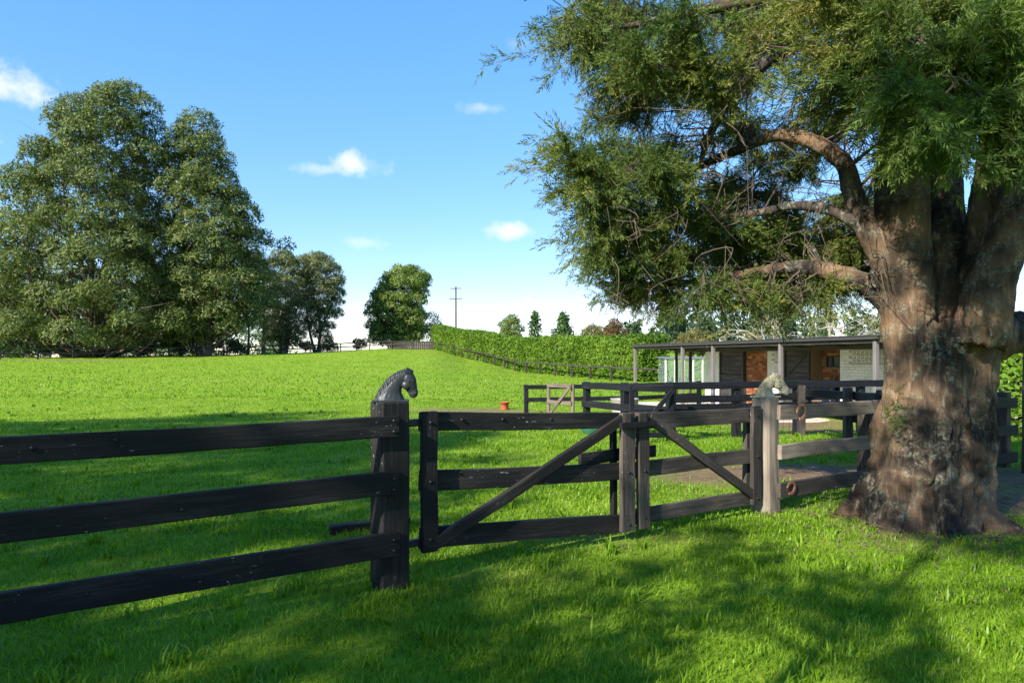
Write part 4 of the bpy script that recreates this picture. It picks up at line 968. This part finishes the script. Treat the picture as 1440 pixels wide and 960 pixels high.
# pale lichened bare tree behind the stable roof
bt0 = np.array([X_(1140, 34), 34.0, gz(X_(1140, 34), 34)]); bt = thing('bare_tree', bt0, 'pale lichen covered bare branched tree behind the stable roof', 'tree')
acc = Acc(); r_ = np.random.default_rng(9); tips = []
def grow(p, d, ln, rad, lev):
    q = p + d * ln; m_ = (p + q) / 2 + r_.normal(0, ln * .09, 3); acc.tube(bez([p, m_, q], 3), np.linspace(rad, rad * .6, 7), 5 if lev < 3 else 3)
    if lev >= 5: tips.append(q); return
    for _ in range(3 if lev < 4 else 2):
        nd = d + r_.normal(0, .55, 3); nd[2] = nd[2] * .7 + .05; nd /= np.linalg.norm(nd); grow(q, nd, ln * r_.uniform(.62, .85), rad * .6, lev + 1)
for k in range(4):
    a = k * 1.6 + .3; d = np.array([math.cos(a) * .8, math.sin(a) * .5, .75]); d /= np.linalg.norm(d); grow(bt0 + np.array([0, 0, .8]), d, 1.7, .14, 1)
acc.tube([bt0 - [0, 0, .2], bt0 + [0, 0, .9]], [.26, .2], 8); acc.build('branches', M['palebranch'], bt, True)
P = np.array(tips); P = P[r_.random(len(P)) < .8]; P = np.repeat(P, 2, 0) + r_.normal(0, .2, (len(P) * 2, 3)); V, F = scatter(TP['fine'], P, frames(r_.normal(size=P.shape), None, r_), .14 + .1 * r_.random(len(P)), r_); mesh_in('foliage', V, F, M['olive'], bt)
# bright green garden tree to the right of the cypress trunk
crowned_tree('garden_tree', X_(1440, 15), 15, 'bright green leafy shrub behind the fence end beside the cypress trunk', 'shrub', [(X_(1440, 15) + .5 + a, 15 + b_, gz(11, 15) + c * .8, .7) for a, b_, c in ((-.6, 0, .5), (.2, -.2, .6), (.9, .2, .7), (-.5, .2, 1.3), (.3, 0, 1.5), (1.1, 0, 1.5), (0, .2, 2.1), (.8, .1, 2.3), (-.3, .5, 1.9), (1.7, .3, 1.0), (1.8, .2, 1.9))], 1.8, .1, (M['hedge'], M['darkbark']), 'fine', 340, .15, 305, cap=-.8, density_r=.75)
pl_ = Vector((7.05, 9.35, 0))
sp_ = beam('slab_post', (pl_.x, pl_.y, -.2), (pl_.x, pl_.y, 1.75), .06, .14, M['faded'], None, .006, 5, .006, up=GD)
tag(sp_, 'tall narrow grey slab post standing at the fence end beside the cypress', 'post')

# ------------------------------------------------------------------ clipped hedge
ha, hb = Vector((X_(606, 97.5), 97.5)), Vector((X_(898, 50), 50)); hd = (hb - ha).normalized(); hn = Vector((hd.y, -hd.x)); hn = hn if hn.y < 0 else -hn; hl = (hb - ha).length
hr = thing('hedge', (ha.x, ha.y, gz(ha.x, ha.y)), 'long clipped bright yellow green hedge descending the slope', 'hedge')
HT, HWD = 3.35, 1.3
def hedge_pt(s, w, h):
    x = ha.x + hd.x * s - hn.x * w; y = ha.y + hd.y * s - hn.y * w
    return np.stack([x, y, hz(x, y) + h], 1)
r_ = np.random.default_rng(31)
n = 19000; s = r_.random(n) * hl; h = r_.random(n) * HT; front = hedge_pt(s, .18 * noise2(s, h, 1.2, 5) + .14 * noise2(s, h, 3.1, 6) + r_.normal(0, .06, n), h + .12 * noise2(s, s * 0, .5, 8))
n2 = 7000; s2 = r_.random(n2) * hl; w2 = r_.random(n2) * HWD * 2; top = hedge_pt(s2, w2, HT + .10 * noise2(s2, w2, .9, 7) + .15 * noise2(s2, s2 * 0, .5, 8) + r_.normal(0, .06, n2))
n3 = 1500; w3 = r_.random(n3) * HWD * 2; h3 = r_.random(n3) * HT; endp = hedge_pt(np.full(n3, hl) + r_.normal(0, .1, n3), w3, h3)
n4 = 2500; s4 = r_.random(n4) * hl; back = hedge_pt(s4, HWD * 2 + r_.normal(0, .12, n4), r_.random(n4) * HT)
P = np.concatenate([front, top, endp, back]); nn = np.array([hn.x, hn.y, 0])
D = np.concatenate([np.repeat([nn], n, 0), np.repeat([[0, 0, 1.]], n2, 0), np.repeat([[hd.x, hd.y, 0]], n3, 0), np.repeat([-nn], n4, 0)]) + r_.normal(0, .38, P.shape)
V, F = scatter(TP['hedge'], P, frames(D, None, r_), .12 + .10 * r_.random(len(P)), r_); mesh_in('foliage', V, F, M['hedge'], hr)
sg = np.linspace(.3, hl - .3, 60); core = Acc()
for k in range(59):
    q = hedge_pt(np.array([sg[k], sg[k], sg[k + 1], sg[k + 1]]), np.array([.3, HWD * 2 - .3, .3, HWD * 2 - .3]), np.zeros(4)); u = q + [0, 0, HT - .3]
    core.add(np.concatenate([q, u]), [(0, 2, 6, 4), (1, 5, 7, 3), (4, 6, 7, 5)])
core.build('inner_twigs', M['darkbark'], hr)

# ------------------------------------------------------------------ power pole
Yp = 122; xp = X_(641, Yp); zp = gz(xp, Yp); ztop = EYE + (503 - 403) / 960 * Yp
pp = thing('power_pole', (xp, Yp, zp), 'brown timber power pole with two crossarms behind the hedge', 'power pole')
a = Acc(); a.tube([(xp, Yp, zp - .5), (xp, Yp, ztop)], [.2, .14], 8); a.build('pole', M['brownwood'], pp, True)
for z, w in ((ztop - .35, .95), (ztop - 2.2, 1.15)):
    a = Acc(); a.box((xp, Yp - .2, z), (w, 0, .02), (0, .06, 0), (0, 0, .07)); ca = a.build('crossarm', M['brownwood'], pp)
    for q in (-.85, -.3, .3, .85):
        a = Acc(); a.tube([(xp + q * w, Yp - .2, z + .06), (xp + q * w, Yp - .2, z + .32)], [.05, .04], 6); a.build('insulator', M['greyweave'], ca)
# ------------------------------------------------------------------ the old cypress
CY = 6.62
cx0 = thing('cypress_tree', (3.98, CY, 0), 'massive old cypress with fluted burled trunk and ragged overhanging foliage', 'tree')
def A3(x, y, Y): return np.array(at(x, y, Y))
stems = [  # control points (x, y, distance), radii
    ([(1262, 790, 6.35), (1272, 680, 6.45), (1280, 560, 6.5), (1275, 420, 6.55), (1268, 300, 6.6), (1272, 180, 6.7), (1290, 40, 6.8), (1300, -160, 6.9), (1310, -420, 7.0), (1320, -700, 7.0)], [.27, .235, .23, .23, .235, .215, .19, .16, .12, .05]),
    ([(1345, 790, 6.45), (1340, 680, 6.5), (1335, 560, 6.55), (1335, 450, 6.65), (1330, 360, 6.75), (1325, 250, 7.0), (1330, 100, 7.2), (1345, -100, 7.4), (1370, -380, 7.6)], [.30, .28, .27, .26, .21, .17, .15, .13, .06]),
    ([(1368, 790, 6.45), (1366, 690, 6.5), (1367, 590, 6.5), (1365, 480, 6.5), (1372, 400, 6.45), (1385, 310, 6.4), (1402, 210, 6.4), (1418, 90, 6.4), (1430, -90, 6.5), (1440, -330, 6.6)], [.19, .19, .19, .20, .165, .15, .145, .13, .11, .05]),
    ([(1372, 480, 6.3), (1392, 400, 6.2), (1422, 320, 6.1), (1456, 235, 6.0), (1495, 130, 6.0), (1540, -20, 6.0), (1570, -220, 6.1)], [.22, .19, .17, .15, .13, .10, .05]),
    ([(1375, 470, 6.7), (1420, 468, 6.9), (1480, 455, 7.2), (1560, 420, 7.6)], [.22, .19, .16, .08]),
    ([(1290, 450, 6.5), (1245, 365, 6.5), (1218, 320, 6.5), (1198, 268, 6.55), (1188, 232, 6.6), (1150, 203, 6.7), (1095, 190, 6.9), (1030, 214, 7.1), (950, 250, 7.3), (870, 280, 7.4)], [.18, .125, .095, .085, .08, .07, .058, .045, .03, .015]),
    ([(1285, 470, 6.6), (1238, 415, 6.7), (1190, 388, 6.8), (1120, 375, 7.0), (1030, 388, 7.3), (930, 402, 7.5)], [.15, .105, .085, .065, .045, .02]),
    ([(1225, 330, 6.5), (1185, 296, 6.6), (1130, 290, 6.9), (1060, 300, 7.3), (980, 320, 7.7)], [.10, .065, .05, .035, .015]),
    ([(1275, 190, 6.75), (1200, 120, 6.8), (1120, 60, 6.8), (1040, 120, 6.9), (1000, 190, 7.0), (985, 230, 7.1)], [.13, .095, .075, .06, .045, .02]),
    ([(1285, 60, 6.9), (1190, 20, 7.0), (1080, 0, 7.1), (960, 20, 7.2), (850, 45, 7.3)], [.13, .09, .07, .05, .02]),
    ([(1298, -60, 6.9), (1180, -110, 7.1), (1040, -100, 7.2), (900, -50, 7.3), (800, 10, 7.3)], [.12, .09, .07, .045, .02]),
    ([(1300, 130, 6.6), (1310, 90, 6.0), (1330, 90, 5.4), (1350, 110, 5.0)], [.10, .07, .05, .02]),
]
V = []; F = []
for k, (cp, rr) in enumerate(stems[:5] + stems[5:7]):
    p = bez([A3(*c) for c in cp], 7); rad = np.interp(np.linspace(0, 1, len(p)), np.linspace(0, 1, len(rr)), rr)
    v_, f_ = tube_arrays(p, rad, 14); o_ = len(V); n_ = 14
    V += v_.tolist(); F += [tuple(i + o_ for i in q) for q in f_.tolist()]
    F.append(tuple(o_ + i for i in range(n_))[::-1]); F.append(tuple(o_ + len(v_) - n_ + i for i in range(n_)))
def blob(c, rx, ry, rz):
    v_ = []; f_ = []; n_, m_ = 12, 8
    for i in range(m_ + 1):
        ph = math.pi * i / m_
        for k in range(n_): th = 2 * math.pi * k / n_; v_.append((c[0] + rx * math.sin(ph) * math.cos(th), c[1] + ry * math.sin(ph) * math.sin(th), c[2] + rz * math.cos(ph)))
    for i in range(m_):
        for k in range(n_): f_.append((i * n_ + k, i * n_ + n_ + k, i * n_ + n_ + (k + 1) % n_, i * n_ + (k + 1) % n_))
    o_ = len(V); V.extend(v_); F.extend(tuple(q + o_ for q in g_) for g_ in f_)
for c in [((1345, 585, 6.26), .13, .09, .13), ((1372, 640, 6.25), .12, .11, .18), ((1380, 560, 6.35), .09, .10, .14), ((1330, 480, 6.33), .15, .10, .2)]: blob(A3(*c[0]), *c[1:])
rb = np.random.default_rng(41)
for k, aa in enumerate(np.linspace(-3.5, .5, 10)):
    dx, dy = math.cos(aa), math.sin(aa); rr0 = rb.uniform(.40, .50); wv_ = rb.normal(0, .08); cx_, cy_ = 3.93, CY - .08; wv_ *= .6
    pts_ = [(cx_ + dx * .27, cy_ + dy * .27, 1.5 + rb.uniform(-.3, .5)), (cx_ + dx * .29 + wv_ * .4, cy_ + dy * .3, .85), (cx_ + dx * .34 + wv_ * .6, cy_ + dy * .35, .4), (cx_ + dx * rr0 + wv_, cy_ + dy * rr0 * .9, .05), (cx_ + dx * (rr0 + .08) + wv_, cy_ + dy * (rr0 + .06), -.16)]
    p = bez(pts_, 5); rad = np.interp(np.linspace(0, 1, len(p)), [0, .3, .6, .85, 1], [.05, rb.uniform(.09, .12), rb.uniform(.10, .14), .12, .09])
    v_, f_ = tube_arrays(p, rad, 12); o_ = len(V); V += v_.tolist(); F += [tuple(i + o_ for i in q) for q in f_.tolist()]
    F.append(tuple(o_ + i for i in range(12))[::-1]); F.append(tuple(o_ + len(v_) - 12 + i for i in range(12)))
tm = remesh(np.array(V), F, .021, 2); co = get_co(tm); no = get_no(tm)
low = np.clip((2.6 - co[:, 2]) / 2.6, 0, 1); ang = np.arctan2(co[:, 1] - CY, co[:, 0] - 3.98)
wob = np.stack([vnoise(co * 1.3, 1), vnoise(co * 1.3, 2), vnoise(co * 1.3, 3) * 0], 1) * .35
q_ = (co + wob) * np.array([13, 13, 1.5]); rid = 1 - 2 * np.abs(vnoise(q_, 4)); q2 = (co + wob) * np.array([27, 27, 3.6]); rid2 = 1 - 2 * np.abs(vnoise(q2, 6))
thick = np.clip(.35 + low * .8, .35, 1)
flute = 1 - 2 * np.abs(vnoise((co + wob * .6) * np.array([4.6, 4.6, .55]), 9))
disp = thick * (.026 * rid + .016 * rid2 + .010 * vnoise(co * 24, 8)) + np.clip(low * 1.6, 0, 1) * (.045 * flute + .04 * vnoise(co * np.array([3.2, 3.2, 1.6]), 5) + .03 * vnoise(co * 6.5, 7))
flare = np.clip((.35 - co[:, 2]) / .35, 0, 1)**1.6 * (.05 + .06 * np.sin(ang * 7 + 1) + .03 * np.sin(ang * 13))
co += no * disp[:, None] + np.stack([np.cos(ang), np.sin(ang), 0 * ang], 1) * flare[:, None]
tm.vertices.foreach_set('co', co.astype(np.float32).ravel()); tm.transform(Matrix.Translation(-root_loc(cx0))); tm.update()
tm.polygons.foreach_set('use_smooth', np.ones(len(tm.polygons), bool))
trunk = ob('trunk', tm, M['bark'], cx0); tm.materials.clear(); tm.materials.append(M['bark'])
la = Acc(); limbs = []
for k, (cp, rr) in enumerate(stems):
    p = bez([A3(*c) for c in cp], 6); rad = np.interp(np.linspace(0, 1, len(p)), np.linspace(0, 1, len(rr)), rr); limbs.append((p, rad))
    if k >= 7:
        p2 = p + np.stack([vnoise(p * 2.2, 31), vnoise(p * 2.2, 32), vnoise(p * 2.2, 33)], 1) * .05
        la.tube(p2, rad * (1 + .15 * vnoise(p * 6, 34)), 9)
LP = np.concatenate([p for p, _ in limbs]); LR = np.concatenate([r_ for _, r_ in limbs])
clumps = []   # x, y, distance, radius px, sunlit colour
def C(lst, Y0, Y1, r0, br=0):
    for (x, y) in lst: clumps.append((x, y, random.uniform(Y0, Y1), r0 * random.uniform(.85, 1.2), br))
C([(785, 22), (815, 8), (860, 25), (905, 15), (950, 30), (1000, 15), (1050, 28), (1100, 12), (1160, 28), (1215, 15), (805, 62), (848, 75), (890, 82), (942, 75), (995, 85), (1040, 62), (1090, 50)], 6.4, 8.2, 46)
C([(868, 118), (880, 165), (905, 135), (945, 120), (1005, 130), (1060, 105)], 6.6, 8.0, 30)
C([(785, 228), (815, 216), (806, 268), (845, 248), (850, 292), (892, 262), (920, 240), (880, 222), (950, 225)], 6.6, 7.8, 36)
C([(835, 330), (872, 330), (912, 310), (955, 292), (995, 318), (1035, 345)], 6.5, 8.0, 38)
C([(1060, 330), (1015, 262), (1105, 345), (1010, 305), (1062, 272), (1112, 312), (1152, 352), (1182, 300), (1092, 222), (1042, 182), (1132, 186), (1102, 392), (1162, 374), (1210, 362), (1062, 362)], 7.2, 8.8, 27)
C([(855, 385), (882, 402), (922, 380), (962, 368), (1002, 392), (1042, 402), (1082, 378), (1122, 420), (1160, 400), (872, 428), (905, 436), (944, 430), (984, 442), (1034, 440), (1084, 438), (1134, 436), (1180, 425), (1205, 392)], 6.5, 8.6, 38)
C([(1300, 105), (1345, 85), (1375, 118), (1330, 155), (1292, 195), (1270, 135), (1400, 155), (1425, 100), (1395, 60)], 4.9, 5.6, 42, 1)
C([(1250, 55), (1300, 25), (1360, 10), (1425, 15), (1232, 100), (1190, 85), (1405, 205), (1262, 185), (1180, 130), (1460, 60), (1470, 160), (1225, 30), (1150, 5)], 5.2, 6.2, 40)
C([(1170, 180), (1120, 250), (1215, 300)], 8.5, 9.5, 20)
for _ in range(46):     # the crown above and beyond the frame
    a = random.uniform(0, 6.283); rr = random.uniform(.8, 3.8); zz = random.uniform(5.6, 11.5)
    c = np.array([3.9 + rr * math.cos(a) * (1.15 - (zz - 5) / 12), 7.0 + rr * math.sin(a) * .9, zz]); Yc = max(c[1], 3.4)
    if (Yc > 6.8 and zz < 8) or Yc > 8.6: continue
    clumps.append((720 + 960 * c[0] / Yc, 503 - 960 * (zz - EYE) / Yc, Yc, 62, 0))
for _ in range(16):
    clumps.append((random.uniform(1450, 1800), random.uniform(60, 420), random.uniform(6, 9), 48, 0))
def spray_templates():
    r = np.random.default_rng(17); out = []
    for _ in range(6):
        V_ = []; F_ = []
        for k in range(20):
            t = k / 19; o = np.array([t * .9, 0, 0]); sgn = 1 if k % 2 else -1; ln = .34 * (1 - .5 * t) * r.uniform(.8, 1.2)
            roll = r.normal(0, .6); d = np.array([.75, sgn * .6 * math.cos(roll), sgn * .6 * math.sin(roll)]) if k < 19 else np.array([1, 0, 0.])
            d = d / np.linalg.norm(d); s_ = np.cross(d, r.normal(size=3)); s_ /= np.linalg.norm(s_); w = .036
            b_ = len(V_); V_ += [o - s_ * w * .5, o + d * ln * .35 + s_ * w, o + d * ln]; F_ += [(b_, b_ + 1, b_ + 2)]
        out.append((np.array(V_), np.array(F_)))
    return out
ST = spray_templates(); rc = np.random.default_rng(23)
tw = Acc(); SP = {0: [], 1: []}; SD = {0: [], 1: []}
for (x, y, Y, rp, br) in clumps:
    x = x + max(0, (960 - x)) * .09; y = y - max(0, (y - 300)) * .22
    c = A3(x, y, Y); rad = rp / 960 * Y
    d = np.linalg.norm(LP - c, axis=1) + np.where(LP[:, 2] > c[2] + .6, .6, 0); i = d.argmin(); s = LP[i]
    dirn = c - s; dl = np.linalg.norm(dirn) + 1e-6; dirn = dirn / dl
    mid = (s + c) / 2 + np.array([0, 0, .12 * dl]) + rc.normal(0, .07 * dl, 3); br0 = min(LR[i] * .55, .012 + .02 * dl)
    pth = bez([s, mid, c], 5); la.tube(pth, np.linspace(max(br0, .009), .006, len(pth)), 5)
    offscreen = y < -45 or x > 1500
    for j in range(7 if offscreen else 15):
        st_ = pth[rc.integers(len(pth) // 2, len(pth))]
        e = c + rc.normal(size=3) * rad * np.array([.78, .72, .36]) + dirn * rad * .35 + np.array([0, 0, -.16 * rad])
        m_ = (st_ + e) / 2 + np.array([0, 0, .10 * rad]) + rc.normal(0, .12 * rad, 3); tp = bez([st_, m_, e], 6)
        tw.tube(tp[::2], np.linspace(.006, .0022, len(tp[::2])), 3)
        tt = np.gradient(tp, axis=0); tt /= np.linalg.norm(tt, axis=1)[:, None]
        n_ = 10 if offscreen else 17; ii_ = rc.integers(int(len(tp) * .35), len(tp), n_)
        P_ = tp[ii_] + rc.normal(0, .035, (n_, 3)); D_ = tt[ii_] * .8 + rc.normal(0, .55, (n_, 3)) + np.array([0, 0, -.12])
        SP[br].append(P_); SD[br].append(D_)
# bare hanging twigs through the inner crown
for _ in range(270):
    x = rc.uniform(860, 1260); y = rc.uniform(20, 420); Y = rc.uniform(6.3, 8.8); e = A3(x, y, Y); d = np.linalg.norm(LP - e, axis=1); s = LP[np.argsort(d)[rc.integers(0, 6)]]
    if np.linalg.norm(s - e) > 1.9: continue
    m_ = (s + e) / 2 + rc.normal(0, .16, 3); pth = bez([s, m_, e, e + rc.normal(0, .18, 3) + np.array([0, 0, -.15])], 4); tw.tube(pth, np.linspace(.009, .002, len(pth)), 4)
    for _k in range(3):
        q = pth[rc.integers(3, len(pth))]; tw.tube([q, q + rc.normal(0, .12, 3), q + rc.normal(0, .2, 3) + [0, 0, -.12]], [.005, .004, .002], 3)
la.build('limbs', M['limb'], cx0, True); tw.build('twigs', M['twig'], cx0, kind='stuff')
for br, nm, mt in ((0, 'crown', 'cypress'), (1, 'lit_tone_foliage', 'cypress_lit_tone')):
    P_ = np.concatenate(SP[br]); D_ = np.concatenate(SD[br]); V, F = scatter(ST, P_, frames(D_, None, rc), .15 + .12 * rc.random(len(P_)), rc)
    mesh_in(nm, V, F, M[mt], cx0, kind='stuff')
# epicormic tuft on the trunk
P_ = np.stack([rc.normal(A3(1258, 585, 6.1)[0], .05, 60), rc.normal(6.12, .04, 60), rc.normal(A3(1258, 585, 6.1)[2], .12, 60)], 1)
V, F = scatter(ST, P_, frames(rc.normal(0, .6, P_.shape) + np.array([0, -.8, .2]), None, rc), .08 + .05 * rc.random(60), rc); mesh_in('trunk_tuft', V, F, M['cypress_lit_tone'], cx0, kind='stuff')

# shed needles and twigs lying under the cypress
li = Acc(); rl = np.random.default_rng(90)
for _ in range(1500):
    a = rl.random() * 6.283; q = .6 + abs(rl.normal(0, 1.0)); x = 3.95 + q * math.cos(a); y = 6.55 + q * math.sin(a) * .9; z = gz(x, y) + .012 + rl.random() * .03; ln = rl.uniform(.02, .09) * (2.2 if rl.random() < .08 else 1); b = rl.random() * 6.283
    d = np.array([math.cos(b), math.sin(b), rl.normal(0, .2)]) * ln; li.tube([(x, y, z), np.array([x, y, z]) + d * .5 + rl.normal(0, .004, 3), np.array([x, y, z]) + d], [.003, .004, .002], 3)
tag(li.build('needle_litter', M['twig'], kind='stuff'), 'brown shed twigs and needles under the cypress', 'litter')
# ------------------------------------------------------------------ trees behind the viewpoint whose shade falls across the lawn
def shade_tree(x, y, label, z0, z1, rad, n, seed, per=330, leaf=.30, lr=(.9, 1.5), tr=.3, br=.16):
    r = np.random.default_rng(seed); lob = []
    for _ in range(n):
        t = r.random(); a = r.random() * 6.283; k = math.sqrt(r.random()) * rad * math.sin(math.pi * (.15 + .8 * t))
        lob.append((x + k * math.cos(a), y + k * math.sin(a), z0 + (z1 - z0) * t, r.uniform(*lr)))
    return crowned_tree('shade_tree', x, y, label, 'tree', lob, z1 * .85, tr, (M['gum'], M['gumbark']), 'gum', per, leaf, seed, cap=-.8, density_r=1.5, branch_r=br)
for (x, top, rad, n_, lab) in [(-43, 24, 4.6, 26, 'tall shade gum far behind the viewpoint, outermost of the row'), (-36, 24.5, 4.6, 28, 'tallest shade gum in the row behind the viewpoint'), (-29.5, 22.7, 4.4, 28, 'tall shade gum behind the viewpoint next to the tallest'),
                            (-23.8, 18.6, 4.0, 28, 'middle sized shade gum behind the viewpoint'), (-19, 15.6, 3.6, 28, 'slightly lower shade gum behind the viewpoint beside the middle sized one'), (-16.9, 12.9, 2.6, 26, 'lower dense shade gum behind the viewpoint'), (-12.6, 10.6, 1.7, 16, 'lowest dense shade gum behind the viewpoint')]:
    shade_tree(x, -9 + random.uniform(-.6, .6), lab, 5.8, top, rad, n_, 400 + int(-x), 75 if x < -22 else 30, .46, (1.2, 1.9))
shade_tree(-3.9, -2.3, 'thin crowned open shade gum behind the viewpoint nearest the cypress', 3.9, 9.6, 2.0, 62, 420, 900, .13, (.18, .36), .09, .014)
